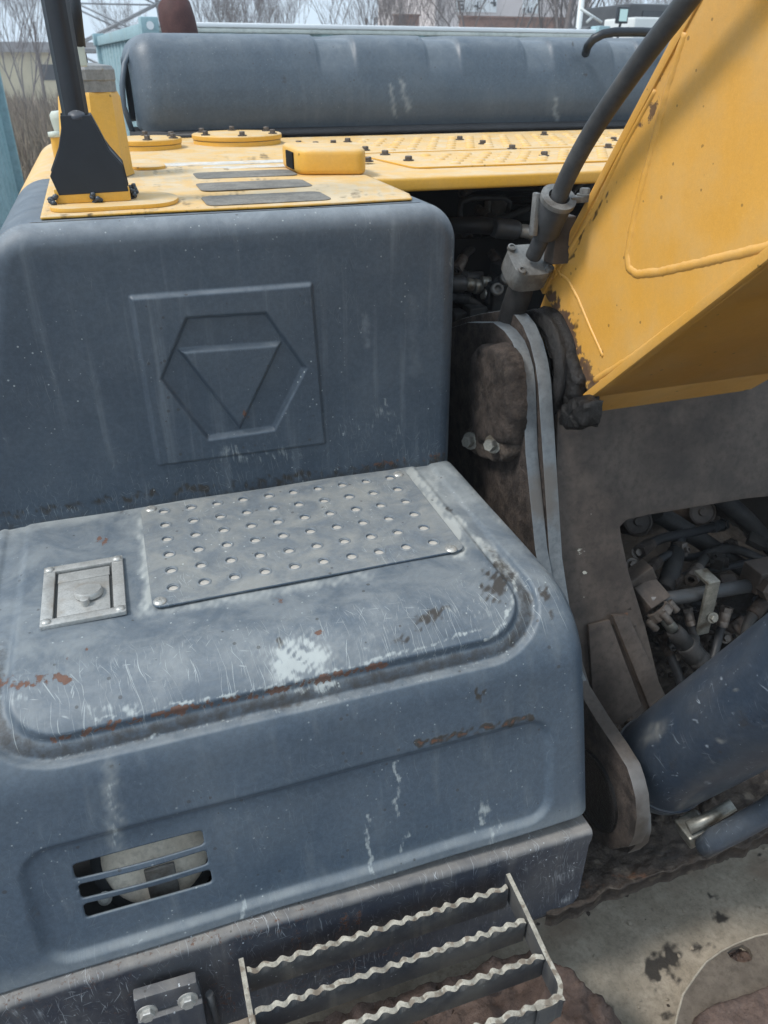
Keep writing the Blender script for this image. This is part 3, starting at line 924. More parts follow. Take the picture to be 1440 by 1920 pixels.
# ---- yellow deck with covers, strips, bolts
DECK = empty('deck', (0.2, 2.1, ZT), parent=EX)
def slab(pts, z, th, bev=0.0015):
    b = MB()
    b.prism([(p[0], p[1], z) for p in pts], (0, 0, th), bev)
    return b
dk = [at(95, 408, z=ZT)[:2], at(400, 397, z=ZT)[:2], at(800, 381, z=ZT)[:2], (0.533, 1.46), (0.54, 1.76), (0.54, 2.90), (-0.10, 2.90), (-0.105, 1.96), (-0.112, 1.8)]
dk = [(-0.106, 1.395), (0.12, 1.402), (0.30, 1.400), (0.524, 1.397), (0.536, 1.45), (0.543, 1.73), (0.552, 2.90), (-0.12, 2.90), (-0.105, 1.90)]
dkb = MB()
# dense top so that wear can be painted on it
n1, n2 = 150, 260
gu, gv = np.meshgrid(np.linspace(0, 1, n1), np.linspace(0, 1, n2), indexing='ij')
yy = 1.397 + gv * 1.5
xl_ = -0.108 - 0.012 * gv
xr_ = np.interp(yy, [1.397, 1.45, 1.73, 2.9], [0.522, 0.536, 0.543, 0.552])
DP = np.stack([xl_ + (xr_ - xl_) * gu, yy + 0.004 * np.sin(gu * 7), ZT + 0.0035 + 0.0012 * np.sin(gu * 9) * np.sin(gv * 14)], -1)
top = grid_mesh('deck_plate', DP, M['yellow'], DECK, flip=False)
w = Wear(top)
for a in [('grime', 215, 385, 60, 22, 0.42), ('grime', 300, 375, 70, 16, 0.40), ('grime', 320, 350, 90, 14, 0.3), ('grime', 120, 405, 40, 10, 0.5), ('dusty', 640, 365, 120, 18, 0.6), ('dusty', 300, 330, 150, 20, 0.5),
          ('grime', 100, 400, 30, 14, 0.45)]:
    w.blob(*a)
for k in range(26):
    w.blob('grime', random.uniform(120, 760), random.uniform(300, 395), random.uniform(4, 26), random.uniform(1.5, 5), random.uniform(.3, .5))
w.stroke('grime', [(110, 412), (420, 400), (780, 384)], 2.5, 0.55).stroke('grime', [(250, 395), (360, 372), (460, 360)], 16, 0.42).stroke('grime', [(330, 345), (520, 335)], 10, 0.4).blob('grime', 690, 370, 60, 12, 0.4).blob('grime', 300, 322, 90, 6, 0.4).blob('grime', 480, 300, 100, 6, 0.42)
w.done()
sm_ = top.modifiers.new('thick', 'SOLIDIFY'); sm_.thickness = 0.0035; sm_.offset = 0
def strip(cx0, cx1, y0, y1, name, mat, th=0.0016, r=0.02, z0=ZT + 0.0055):
    b = MB()
    b.prism([(x, y, z0) for x, y in rrect_pts(cx0, cx1, y0, y1, r, 4)], (0, 0, th), 0.0004, 1)
    return b.build(name, mat, DECK, 30)
strip(0.158, 0.380, 1.420, 1.530, 'grip_strip', M['grip'])
strip(0.170, 0.390, 1.600, 1.715, 'grip_strip', M['grip'])
strip(0.184, 0.402, 1.785, 1.895, 'grip_strip', M['grip'])
strip(0.10, 0.46, 2.05, 2.115, 'worn_label', M['label'], 0.0006, 0.004)
strip(0.22, 0.46, 1.955, 2.005, 'worn_label', M['label'], 0.0006, 0.004)
strip(0.062, 0.138, 1.99, 2.09, 'cover_pad', M['yellow'], 0.006, 0.035)
# round filler covers
for cx, cy, r in ((0.13, 2.545, 0.098), (0.405, 2.635, 0.135)):
    c = Vector((cx, cy, ZT + 0.004))
    cov = empty('round_cover', c, parent=DECK)
    b = MB()
    b.lathe([(r * 0.985, 0.0), (r * 0.985, 0.012), (r * 0.97, 0.0135)], c, (0, 0, 1), 48)
    b.lathe([(r, 0.0145), (r * 1.01, 0.017), (r * 1.01, 0.026), (r * 0.99, 0.0285), (0, 0.0285)], c, (0, 0, 1), 48)
    b.build('cover_lid', M['yellow'], DECK, 35)
    for k in range(6):
        a = 0.5 + k * math.pi / 3
        MB().bolt(c + Vector((math.cos(a) * r * 0.86, math.sin(a) * r * 0.86, 0.0285)), (0, 0, 1), 0.0088, 0.012).build('bolt', M['bolt'], DECK)
    bpy.data.objects.remove(cov)
# yellow guard cap with a square opening on its left end
cb = MB()
CP = [(0.402, 1.79), (0.540, 1.745), (0.556, 1.79), (0.556, 1.90), (0.43, 1.985), (0.402, 1.96)]
def rounded(pts, r, k=5):
    out = []
    n = len(pts)
    for i in range(n):
        p, a, b = Vector(pts[i]), Vector(pts[i - 1]), Vector(pts[(i + 1) % n])
        d1, d2 = (a - p).normalized(), (b - p).normalized()
        rr_ = min(r, (a - p).length * 0.45, (b - p).length * 0.45)
        for j in range(k + 1):
            t = j / k
            q = (p + d1 * rr_) * (1 - t) ** 2 + p * 2 * t * (1 - t) + (p + d2 * rr_) * t ** 2
            out.append((q.x, q.y))
    return out
cb.prism([(x, y, ZT + 0.005) for x, y in rounded(CP, 0.03)], (0, 0, 0.052), 0.012, 3)
cb.build('guard_cap', M['yellow'], DECK, 40)
co_ = MB()
co_.box((0.3985, 1.83, ZT + 0.013), (0.404, 1.90, ZT + 0.047), 0.001)
co_.build('cap_opening_shade', M['shade_black'], DECK)  # dark block standing for the shade inside the opening
# filler neck with grey cap
nk = empty('filler_neck', (0.03, 1.92, ZT), parent=EX)
b = MB()
NY0 = 1.93
def npt(u, v):
    return at(u, v, y=NY0)
nb_, nt_ = npt(252, 335), npt(217, 165)
cx_b, cx_t = nb_.x - 0.075, nt_.x - 0.055
b.lathe([(0.078, 0), (0.074, 0.012), (0.062, 0.150), (0.057, 0.160)], (0, 0, 0), (0, 0, 1), 8, False)
for v_ in b.bm.verts:
    t = v_.co.z / 0.16
    v_.co.x += cx_b * (1 - t) + cx_t * t
    v_.co.y += NY0
    v_.co.z += ZT + 0.006
b.build('neck_body', M['yellow'], nk, 25)
ctop = ZT + 0.166
b = MB()
b.lathe([(0.056, 0.0), (0.056, 0.022)], (cx_t, NY0, ctop), (0, 0, 1), 20)
b.build('neck_collar', M['cap_grey'], nk)
b = MB()
b.lathe([(0.058, 0.020), (0.060, 0.022), (0.060, 0.040), (0.055, 0.047), (0.02, 0.052), (0, 0.052)], (cx_t, NY0, ctop), (0, 0, 1), 10, False)
b.build('neck_cap', M['cap_grey'], nk)
b = MB()
b.box((cx_t - 0.035, NY0 - 0.01, ctop + 0.05), (cx_t - 0.015, NY0 + 0.02, ctop + 0.066), 0.002)
b.box((cx_t + 0.0, NY0 - 0.01, ctop + 0.05), (cx_t + 0.008, NY0, ctop + 0.07), 0.002)
b.build('neck_hasp', M['black'], nk)
# pale bottle-like fitting and small capped pipe behind the post
p = at(112, 262, y=2.45)
MB().lathe([(0.0, 0), (0.016, 0), (0.018, 0.01), (0.024, 0.05), (0.024, 0.06), (0.018, 0.068), (0, 0.07)], (p.x + 0.01, 2.45, p.z), (0, 0, 1), 18).build('vent_cap', M['bottle'], DECK, 40)
p = at(110, 290, y=2.4)
b = MB()
b.lathe([(0.013, 0), (0.013, 0.05)], (p.x, 2.4, ZT), (0, 0, 1), 14)
b.build('vent_stub', M['yellow'], DECK)
MB().lathe([(0.015, 0.05), (0.017, 0.052), (0.017, 0.062), (0, 0.064)], (p.x, 2.4, ZT), (0, 0, 1), 14).build('stub_cap', M['bottle'], DECK)

# ---- black rail post and gusset on a yellow foot
PO = empty('rail_post', (-0.03, 1.53, ZT), parent=EX)
b = MB()
b.prism([(x, y, ZT + 0.0055) for x, y in rounded([(-0.098, 1.42), (0.10, 1.43), (0.125, 1.52), (0.08, 1.60), (-0.09, 1.60)], 0.05)], (0, 0, 0.007), 0.002)
b.build('foot_pad', M['yellow'], PO, 35)
b = MB()
b.box((-0.085, 1.475, ZT + 0.0125), (0.036, 1.585, ZT + 0.036), 0.003)
b.build('foot_block', M['yellow'], PO, 35)
b = MB()
GZ0 = ZT + 0.026
prof_g = [(-0.078, 0.0), (-0.086, 0.030), (-0.066, 0.066), (-0.055, 0.098), (-0.053, 0.118), (-0.008, 0.118), (0.000, 0.098), (0.012, 0.066), (0.030, 0.042), (0.034, 0.002)]
b.prism([(x, 1.480, GZ0 + z) for x, z in prof_g], (0, -0.006, 0), 0.0012)
prof_g2 = [(x + (0.004 if x > 0 else -0.002), z) for x, z in prof_g]
b.prism([(x, 1.56, GZ0 + z) for x, z in prof_g2], (0, 0.006, 0), 0.0012)
b.prism([(-0.006, 1.481, GZ0 + 0.118), (0.002, 1.481, GZ0 + 0.098), (0.014, 1.481, GZ0 + 0.066), (0.032, 1.481, GZ0 + 0.042), (0.036, 1.481, GZ0 + 0.002),
         (0.030, 1.481, GZ0 + 0.002), (0.026, 1.481, GZ0 + 0.041), (0.008, 1.481, GZ0 + 0.064), (-0.004, 1.481, GZ0 + 0.096), (-0.012, 1.481, GZ0 + 0.118)], (0, 0.078, 0))
b.build('gusset', M['black'], PO)
b = MB()
sec = [(0.0215 * math.cos(math.radians(a)) * (1.0 if k % 2 else 0.93), 0.030 * math.sin(math.radians(a))) for k, a in enumerate(range(0, 360, 15))]
b.prism([(-0.030 + x, 1.520 + y, GZ0 + 0.10) for x, y in sec], (0.0, -0.0, 0.72))
b.build('post', M['black'], PO, 25)
b = MB()
b.lathe([(0.013, 0), (0.013, 0.004), (0.008, 0.007), (0, 0.008)], (-0.028, 1.484, GZ0 + 0.116), (0, -0.35, 1), 20)
b.build('weld_cap', M['frame_navy'], PO)
for p_ in ((-0.088, 1.47), (0.038, 1.50), (-0.02, 1.472), (0.045, 1.56)):
    b = MB()
    for k in range(7):
        q = Vector((p_[0] + random.uniform(-.006, .006), p_[1] + random.uniform(-.004, .004), ZT + 0.014 + k * 0.002))
        b.lathe([(0, -0.005), (0.004, -0.003), (0.005, 0.001), (0, 0.004)], q, (random.uniform(-1, 1), random.uniform(-1, 1), 1), 8)
    b.build('weld_bead', M['cyl'], PO, recalc=True)
ar = MB()
pa, pb = at(133, -60, y=1.80), at(150, 88, y=1.80)
ar.tube([pa, pb], 0.011, 10)
ar.build('mirror_stay', M['black'], EX)
b = MB()
p = at(152, 100, y=1.80)
b.box((p.x - 0.008, 1.79, p.z - 0.022), (p.x + 0.008, 1.81, p.z + 0.012), 0.003)
b.build('stay_clamp', M['bottle'], EX)

# ---- right-hand walk plates over the pump bay
WK = empty('walkway', (1.1, 2.2, ZT), parent=EX)
b = MB()
lip = [(0.556, 1.735), (0.60, 1.722), (1.40, 1.700), (2.4, 1.690), (2.4, 2.84), (0.556, 2.86)]
b.prism([(x, y, ZT - 0.030) for x, y in lip], (0, 0, 0.030), 0.007, 3)
b.build('walkway_tray', M['yellow'], WK, 40)
def dimple_plate(pts, rows, z=ZT + 0.0005):
    b = MB()
    b.prism([(x, y, z) for x, y in rounded(pts, 0.03, 3)], (0, 0, 0.004), 0.001)
    (xa, ya, xb, yb, nr, nc) = rows
    for i in range(nr):
        for j in range(nc):
            x = xa + (xb - xa) * (j + (0.5 if i % 2 else 0)) / nc
            y = ya + (yb - ya) * i / max(1, nr - 1)
            b.lathe([(0.0150, 0), (0.013, 0.003), (0.0085, 0.0052), (0.005, 0.0050), (0, 0.0050)], (x, y, z + 0.004), (0, 0, 1), 12)
    return b.build('dimple_plate', M['yellow'], WK, 45)
dimple_plate([(0.70, 1.86), (2.3, 1.82), (2.3, 2.16), (0.66, 2.20)], (0.82, 1.90, 2.25, 2.10, 5, 24))
dimple_plate([(0.665, 2.225), (2.3, 2.185), (2.3, 2.66), (0.60, 2.70)], (0.78, 2.27, 2.25, 2.62, 6, 24))
for (u, v) in ((625, 270), (652, 266), (560, 271), (592, 273), (685, 282), (722, 290), (766, 301), (862, 262), (905, 270), (1020, 292), (1020, 253), (960, 279), (1140, 277), (1150, 264), (690, 303), (663, 289), (1100, 262)):
    p = at(u, v, z=ZT + 0.005)
    MB().bolt((p.x, p.y, ZT + (0.0045 if p.x > 0.6 else 0.004)), (0, 0, 1), 0.0092, 0.011).build('bolt', M['bolt'], WK)
# inner edge of the deck that looks into the bay
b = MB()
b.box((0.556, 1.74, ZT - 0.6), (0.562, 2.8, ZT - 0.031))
b.build('bay_side_sheet', M['shade_black'], EX)

# ---- hood over the engine: swept section with pressed pockets
hp = [(2.958, 2.088), (2.938, 2.13), (2.932, 2.18), (2.936, 2.23), (2.950, 2.285), (2.972, 2.335), (2.990, 2.362), (3.015, 2.380), (3.05, 2.389), (3.13, 2.392), (3.3, 2.394), (3.52, 2.394), (3.6, 2.385), (3.66, 2.34), (3.68, 2.2), (3.68, 2.1)]
hp = np.array(hp)
seg = np.concatenate([[0], np.cumsum(np.hypot(*np.diff(hp, axis=0).T))])
ht = np.linspace(0, seg[-1], 120)
hy, hz = np.interp(ht, seg, hp[:, 0]), np.interp(ht, seg, hp[:, 1])
for _ in range(2):
    hy[1:-1] = (hy[:-2] + 2 * hy[1:-1] + hy[2:]) / 4
    hz[1:-1] = (hz[:-2] + 2 * hz[1:-1] + hz[2:]) / 4
ty, tz = np.gradient(hy), np.gradient(hz)
tl = np.hypot(ty, tz)
hn = np.stack([-tz / tl, ty / tl], -1)
hr_, hx0, hx1 = 0.085, 0.130, 3.0
hs = np.concatenate([-np.linspace(hr_ * 1.57, 0, 14), np.arange(0.006, hx1 - hx0 - hr_, 0.006)])
HX = np.where(hs < 0, hx0 + hr_ - hr_ * np.sin(-hs / hr_), hx0 + hr_ + hs)
HI = np.where(hs < 0, hr_ * (1 - np.cos(-hs / hr_)), 0)
HXX, HTT = np.meshgrid(HX, ht, indexing='ij')
pk = np.zeros(HXX.shape)
for a, b_ in ((0.765, 0.880), (1.165, 1.275), (1.555, 1.65), (1.93, 2.03)):
    pk = np.maximum(pk, sstep(a - 0.016, a, HXX) * (1 - sstep(b_, b_ + 0.016, HXX)))
pk = pk * sstep(0.16, 0.30, HTT) * (1 - sstep(0.72, 0.76, HTT))
hd_ = -0.013 * pk - HI[:, None]
HP = np.stack([HXX, hy[None, :] + hn[None, :, 0] * hd_, hz[None, :] + hn[None, :, 1] * hd_], -1)
hood = grid_mesh('engine_hood', HP, M['hood'], EX, flip=False)
w = Wear(hood)
w.add('dusty', (0.30 * (1 - sstep(0.0, 0.06, HTT))).reshape(-1))
w.add('dusty', (0.10 * pk).reshape(-1))
for a in [('dusty', [(752, 150), (768, 205)], 5, 0.7), ('dusty', [(733, 165), (742, 215)], 4, 0.5), ('dusty', [(1040, 180), (1045, 235)], 5, 0.7), ('grime', [(1075, 83), (1078, 88)], 5, 0.8)]:
    w.stroke(*a)
for a in [('grime', 534, 147, 7, 9, 0.55), ('grime', 865, 226, 6, 6, 0.7), ('grime', 1098, 142, 6, 6, 0.7), ('grime', 684, 198, 5, 4, 0.6), ('grime', 784, 72, 3, 3, 0.8), ('grime', 1018, 135, 6, 3, 0.6)]:
    w.blob(*a)
w.done()
so = hood.modifiers.new('thick', 'SOLIDIFY'); so.thickness = 0.003; so.offset = -1
b = MB()
b.tube([(0.10, 2.952, 2.094), (0.6, 2.948, 2.096), (1.4, 2.938, 2.096), (2.9, 2.92, 2.096)], 0.014, 10)
b.build('hood_seal', M['rubber'], EX)
b = MB()
b.tube([(0.10, 2.915, 2.090), (0.6, 2.905, 2.092), (1.4, 2.90, 2.092), (2.9, 2.88, 2.092)], 0.013, 10)
b.build('hood_seal', M['rubber'], EX)
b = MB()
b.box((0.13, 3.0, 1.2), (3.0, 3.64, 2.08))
b.build('engine_bay', M['shade_black'], EX)
# second pressed panel edge at the hood's left end
b = MB()
b.tube([(0.112, 2.99, 2.10), (0.095, 2.99, 2.18), (0.100, 3.0, 2.24), (0.118, 3.02, 2.30), (0.150, 3.06, 2.345), (0.185, 3.11, 2.372)], 0.009, 8)
b.build('hood_edge', M['hood'], EX)
# grab rail on the hood
b = MB()
HY = 2.90
gp = [at(u, v, y=yv) for u, v, yv in ((1098, 100, 2.945), (1102, 86, 2.90), (1113, 73, 2.88), (1130, 64, 2.87), (1152, 60, 2.87), (1200, 60, 2.87), (1262, 63, 2.87), (1276, 68, 2.87), (1278, 78, 2.88), (1262, 92, 2.90), (1250, 105, 2.945))]
b.tube(gp, 0.0155, 12)
b.build('grab_rail', M['black'], EX)
# exhaust outlet behind the hood
b = MB()
ce = at(333, 40, y=3.75)
pts = []
b.tube([(ce.x + 0.01, 3.75, 2.25), (ce.x + 0.006, 3.75, 2.40), (ce.x, 3.755, 2.455), (ce.x - 0.004, 3.77, 2.50), (ce.x - 0.006, 3.80, 2.528)], [0.073, 0.073, 0.072, 0.066, 0.03], 24)
b.build('exhaust_stack', M['exhaust'], EX, 60)

# ---- boom bracket: two layered plates with the greased pin
BR = empty('boom_bracket', (0.74, 1.4, 0.95), parent=EX)
def yz(pts, x):
    return [Vector((x, y, z)) for y, z in pts]
inner = [(1.95, 1.60), (1.62, 1.770), (1.52, 1.812), (1.442, 1.833), (1.395, 1.847), (1.344, 1.8445), (1.308, 1.834), (1.286, 1.819), (1.262, 1.793), (1.249, 1.767), (1.212, 1.636), (1.135, 1.457), (1.06, 1.34), (0.94, 1.27), (0.857, 1.253), (0.798, 1.246), (0.755, 1.238), (0.736, 1.222), (0.718, 1.20), (0.704, 1.165), (0.700, 1.12), (0.706, 1.085), (0.75, 1.02), (0.9, 0.96), (1.95, 0.96)]
outer = [(1.95, 1.64), (1.62, 1.790), (1.52, 1.828), (1.441, 1.855), (1.40, 1.868), (1.36, 1.868), (1.325, 1.857), (1.29, 1.833), (1.262, 1.800), (1.243, 1.765), (1.197, 1.636), (1.124, 1.43), (1.05, 1.30), (0.955, 1.21), (0.885, 1.182), (0.835, 1.168), (0.79, 1.160), (0.757, 1.142), (0.732, 1.115), (0.722, 1.085), (0.722, 1.05), (0.735, 1.015), (0.78, 0.97), (0.9, 0.955), (1.95, 0.955)]
def layered(x0, dx, pts, name):
    b = MB()
    b.prism(yz(pts, x0), (dx, 0, 0), 0.003, 2)
    o = b.build(name, M['bracket_edge'], BR, 30)
    o.data.materials.append(M['bracket_face'])
    o.data.materials.append(M['lug_edge'])
    for f in o.data.polygons:
        if f.normal.x < -0.9:
            f.material_index = 1
        elif f.center.z < 1.30:
            f.material_index = 2
    return o
layered(0.700, 0.0285, inner, 'doubler_plate')
layered(0.730, 0.030, outer, 'main_plate')
# far bracket plate, coloured near-black for the shade of the bay
b = MB(); b.prism(yz(outer, 1.80), (0.03, 0, 0), 0.003); b.build('main_plate', M['shade_black'], BR, 30)
# pin keeper caked in mud
def lump(b, pts, r, amp, seed, seg=26, rings=14, axis=(1, 0, 0)):
    pass
def mud_solid(outline, x0, x1, name, mat, amp=0.004, seed=0, n=26, parent=BR, freq=40):
    """rounded lump over an outline (y, z) rising from x0 to x1, surface broken by noise"""
    pts = np.array(outline)
    c = pts.mean(0)
    rings = []
    per = []
    m = len(pts)
    for i in range(m):
        a, b_ = pts[i], pts[(i + 1) % m]
        L = max(1, int(np.hypot(*(b_ - a)) / 0.006))
        for k in range(L):
            per.append(a + (b_ - a) * k / L)
    per = np.array(per)
    for k in range(3):
        per = (np.roll(per, 1, 0) + 2 * per + np.roll(per, -1, 0)) / 4
    bmm = MB()
    P_ = []
    prof_ = [(1.0, 0.0), (1.0, 0.35), (0.985, 0.6), (0.95, 0.82), (0.88, 0.95), (0.76, 1.0), (0.6, 1.02), (0.4, 1.03), (0.2, 1.03), (0.02, 1.03)]
    for s_, h_ in prof_:
        row = []
        for q in per:
            y, z = c + (q - c) * s_
            x = x0 + (x1 - x0) * h_
            v_ = Vector((x, y, z))
            d = mnoise.noise_vector(v_ * freq + Vector((seed, 0, 0))) * amp + mnoise.noise_vector(v_ * freq * 3 + Vector((seed, 9, 0))) * amp * 0.5
            row.append(v_ + d)
        row.append(row[0])
        P_.append(row)
    bmm.grid(np.array([[list(p_) for p_ in r_] for r_ in P_]))
    return bmm.build(name, mat, parent)
def pxo(pts, x):
    return [(at(u, v, x=x).y, at(u, v, x=x).z) for u, v in pts]
mud_solid(pxo([(893, 660), (905, 646), (935, 645), (955, 660), (968, 700), (970, 790), (962, 835), (905, 835), (892, 790), (887, 720)], 0.68), 0.701, 0.662, 'pin_keeper', M['bracket_face'], 0.004, 3)
mud_solid(pxo([(870, 812), (880, 800), (955, 815), (960, 850), (945, 868), (900, 858), (872, 835)], 0.68), 0.701, 0.672, 'keeper_plate', M['mud'], 0.0035, 8)
for (u, v) in ((884, 826), (926, 832)):
    p = at(u, v, x=0.668)
    MB().bolt(p, (-0.8, -0.5, 0.15), 0.013, 0.022).build('bolt', M['fitting'], BR)
# boom foot hub with squeezed-out grease
b = MB()
hubc = Vector((0.0, 1.335, 1.765))
b.lathe([(0.09, 0.765), (0.112, 0.768), (0.116, 0.776), (0.110, 0.784), (0.113, 0.79), (0.118, 0.80), (0.10, 0.815), (0.10, 1.26)], hubc, (1, 0, 0), 40)
for v_ in b.bm.verts:
    v_.co += mnoise.noise_vector(v_.co * 45) * 0.003
b.build('foot_hub', M['grease'], BR)
mud_solid(pxo([(1002, 584), (1022, 584), (1048, 615), (1072, 665), (1092, 715), (1085, 760), (1062, 768), (1050, 735), (1042, 680), (1022, 625)], 0.79), 0.80, 0.778, 'squeezed_grease', M['grease'], 0.0055, 2, freq=45)
mud_solid(pxo([(1062, 760), (1085, 742), (1115, 755), (1108, 797), (1080, 806), (1056, 796)], 0.78), 0.80, 0.766, 'squeezed_grease', M['grease'], 0.0065, 5, freq=50)

# cross plate between the brackets, with its cut-out
def cross_pt(u, v, off=0.0):
    nrm = Vector((0, -1, 0.29)).normalized()
    p0 = Vector((0, 1.215 + off, 1.636))
    d = Vector(((u - 720) * RIGHT - (v - 960) * UPV + FOC * FWD).tolist())
    c = Vector(CAM.tolist())
    t = (p0 - c).dot(nrm) / d.dot(nrm)
    return c + d * t
CPX = [(1046, 760), (1440, 700), (1900, 640), (1900, 860), (1440, 931), (1400, 935), (1215, 966), (1175, 975), (1163, 988), (1166, 1010), (1180, 1075), (1212, 1180), (1230, 1255), (1245, 1310), (1240, 1345), (1190, 1400), (1100, 1420), (1040, 1300), (1040, 1060)]
cpp = [cross_pt(u, v) for u, v in CPX]
b = MB()
b.prism(cpp, Vector((0, 1, -0.29)).normalized() * 0.018, 0.003)
cpl = b.build('cross_plate', M['dirty_steel'], BR, 30)
# subdivide for painted wear
bm = bmesh.new(); bm.from_mesh(cpl.data)
bmesh.ops.triangulate(bm, faces=bm.faces[:])
for _ in range(5):
    le = [e_ for e_ in bm.edges if e_.calc_length() > 0.016]
    bmesh.ops.subdivide_edges(bm, edges=le, cuts=1, use_grid_fill=False)
    bmesh.ops.triangulate(bm, faces=bm.faces[:])
bm.to_mesh(cpl.data); bm.free()
w = Wear(cpl)
for a in [('chalk', 1099, 962, 13, 10, 0.62), ('chalk', 1097, 1035, 13, 11, 0.66), ('chalk', 1094, 1075, 9, 7, 0.62), ('chalk', 1071, 935, 7, 16, 0.5), ('rust', 1165, 1155, 16, 10, 0.6), ('rust', 1215, 1275, 14, 10, 0.5),
          ('grime', 1100, 1120, 30, 60, 0.3), ('chalk', 1097, 1118, 5, 10, 0.5)]:
    w.blob(*a)
w.done()
# stiffener bar running down the plate
b = MB()
sp_ = [cross_pt(u, v, -0.004) for u, v in ((1142, 1150), (1172, 1150), (1256, 1332), (1222, 1348))]
b.prism(sp_, Vector((0, -1, 0.29)).normalized() * 0.014, 0.003)
b.build('stiffener', M['dirty_steel'], BR, 30)
sp_ = [cross_pt(u, v, -0.004) for u, v in ((1100, 1170), (1140, 1160), (1200, 1320), (1160, 1360), (1110, 1340))]
b = MB(); b.prism(sp_, Vector((0, -1, 0.29)).normalized() * 0.008, 0.003); b.build('stiffener', M['dirty_steel'], BR, 30)

# ---- what shows inside the cross plate's cut-out
PB = empty('valve_bay', (1.2, 1.3, 1.0), parent=EX)
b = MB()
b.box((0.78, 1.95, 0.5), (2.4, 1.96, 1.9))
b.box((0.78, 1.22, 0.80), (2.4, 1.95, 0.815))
b.build('bay_shade_wall', M['shade_black'], PB)
def bay(u, v, y):
    return at(u, v, y=y)
for (u, v, y) in ((1197, 978, 1.36), (1318, 960, 1.40)):
    c = bay(u, v, y)
    nrm = Vector((-0.30, -1, 0.55)).normalized()
    b = MB()
    b.lathe([(0.036, -0.25), (0.038, -0.006), (0.036, 0.0), (0.031, 0.002), (0.030, -0.002), (0.012, -0.002), (0.010, 0.004), (0, 0.004)], c, nrm, 28)
    b.build('pipe_end', M['dirty_steel'], PB, 35)
for path in ([(1230, 960), (1310, 1010), (1430, 1090), (1520, 1140)], [(1350, 930), (1400, 975), (1450, 1030), (1540, 1110)]):
    b = MB()
    b.tube([bay(u, v, 1.36) for u, v in path], 0.024, 14)
    b.build('hose', M['hose'], PB)
YB = 1.14
b = MB()
b.tube([bay(1215, 1128, YB), bay(1300, 1115, YB), bay(1470, 1088, YB)], 0.0165, 16)
b.build('cross_pipe', M['pipe'], PB)
b = MB()
c = bay(1215, 1120, YB + 0.02)
b.box(c - Vector((0.035, 0.03, 0.03)), c + Vector((0.03, 0.03, 0.03)), 0.004, rot=Matrix.Rotation(0.5, 3, 'X') @ Matrix.Rotation(0.3, 3, 'Z'))
c2 = bay(1185, 1085, YB + 0.05)
b.box(c2 - Vector((0.03, 0.02, 0.02)), c2 + Vector((0.05, 0.02, 0.02)), 0.004, rot=Matrix.Rotation(-0.5, 3, 'Y'))
b.build('valve_block', M['dirty_steel'], PB)
b = MB()
c = bay(1425, 1080, YB)
b.box(c - Vector((0.03, 0.03, 0.03)), c + Vector((0.05, 0.03, 0.03)), 0.004)
b.lathe([(0.028, 0), (0.028, 0.03), (0.02, 0.034), (0, 0.034)], c + Vector((-0.005, -0.03, -0.01)), (-0.2, -1, 0.3), 6, False)
b.build('valve_block', M['dirty_steel'], PB)
b = MB()
q0, q1 = bay(1318, 1190, YB - 0.03), bay(1340, 1092, YB - 0.035)
d = (q1 - q0)
s_ = Vector((0.017, 0, 0))
b.prism([q0 - s_, q0 + s_, q1 + s_, q1 - s_], (0, 0.008, 0), 0.002)
b.prism([q1 - s_, q1 + s_, q1 + s_ + Vector((0, 0.05, 0.004)), q1 - s_ + Vector((0, 0.05, 0.004))], (0, 0, -0.008), 0.002)
b.build('clamp_strap', M['fitting'], PB, 30)
MB().bolt(bay(1336, 1158, YB - 0.036), (-0.1, -1, 0.3), 0.009, 0.01).build('bolt', M['fitting'], PB)
def split_flange(u, v, y, dirv, mat, r=0.022):
    c = bay(u, v, y)
    dv = Vector(dirv).normalized()
    b = MB()
    b.lathe([(r, -0.012), (r * 1.25, -0.010), (r * 1.3, 0.010), (r, 0.014)], c, dv, 12, False)
    side = dv.cross(Vector((0, 0, 1))).normalized()
    upv_ = dv.cross(side)
    for sx in (-1, 1):
        for sy in (-1, 1):
            b.lathe([(0.009, -0.004), (0.009, 0.024), (0.005, 0.026), (0.005, 0.022), (0, 0.022)], c + side * sx * r * 1.15 + upv_ * sy * r * 0.9, dv, 10, True)
    return b.build('split_flange', mat, PB)
split_flange(1237, 1148, YB - 0.03, (0.55, -0.7, -0.75), M['bolt'])
split_flange(1378, 1172, YB - 0.0, (0.3, -0.7, -0.5), M['dirty_steel'])
b = MB()
h_ = [bay(1240, 1152, 1.10), bay(1262, 1180, 1.085), bay(1285, 1208, 1.07), bay(1320, 1252, 1.045), bay(1370, 1330, 1.0)]
b.tube(h_[:2], 0.013, 14)
b.build('pipe_stub', M['fitting'], PB)
b = MB()
b.tube([h_[1], h_[1].lerp(h_[2], .3), h_[2]], [0.017, 0.020, 0.021], 16)
b.tube([h_[2], h_[2].lerp(h_[3], 0.04), h_[2].lerp(h_[3], 0.5), h_[2].lerp(h_[3], 0.54), h_[2].lerp(h_[3], 0.58), h_[3]], [0.0215, 0.024, 0.024, 0.0225, 0.024, 0.024], 16)
b.build('hose_sleeve', M['hose'], PB)
b = MB()
b.tube(h_[3:], 0.022, 16)
b.build('hose', M['rubber'], PB)
b = MB()
b.tube([bay(1388, 1180, 1.12), bay(1405, 1205, 1.1), bay(1430, 1250, 1.07)], 0.018, 8)
b.build('hose', M['fitting'], PB)
b = MB()
g_ = [bay(1275, 1000, 1.34), bay(1268, 1035, 1.27), bay(1258, 1075, 1.22), bay(1245, 1105, 1.19)]
b.tube(g_[1:], [0.021, 0.022, 0.02], 14)
b.build('hose_sleeve', M['hose'], PB)
b = MB()
b.tube(g_[:2], 0.017, 14)
b.build('hose', M['rubber'], PB)
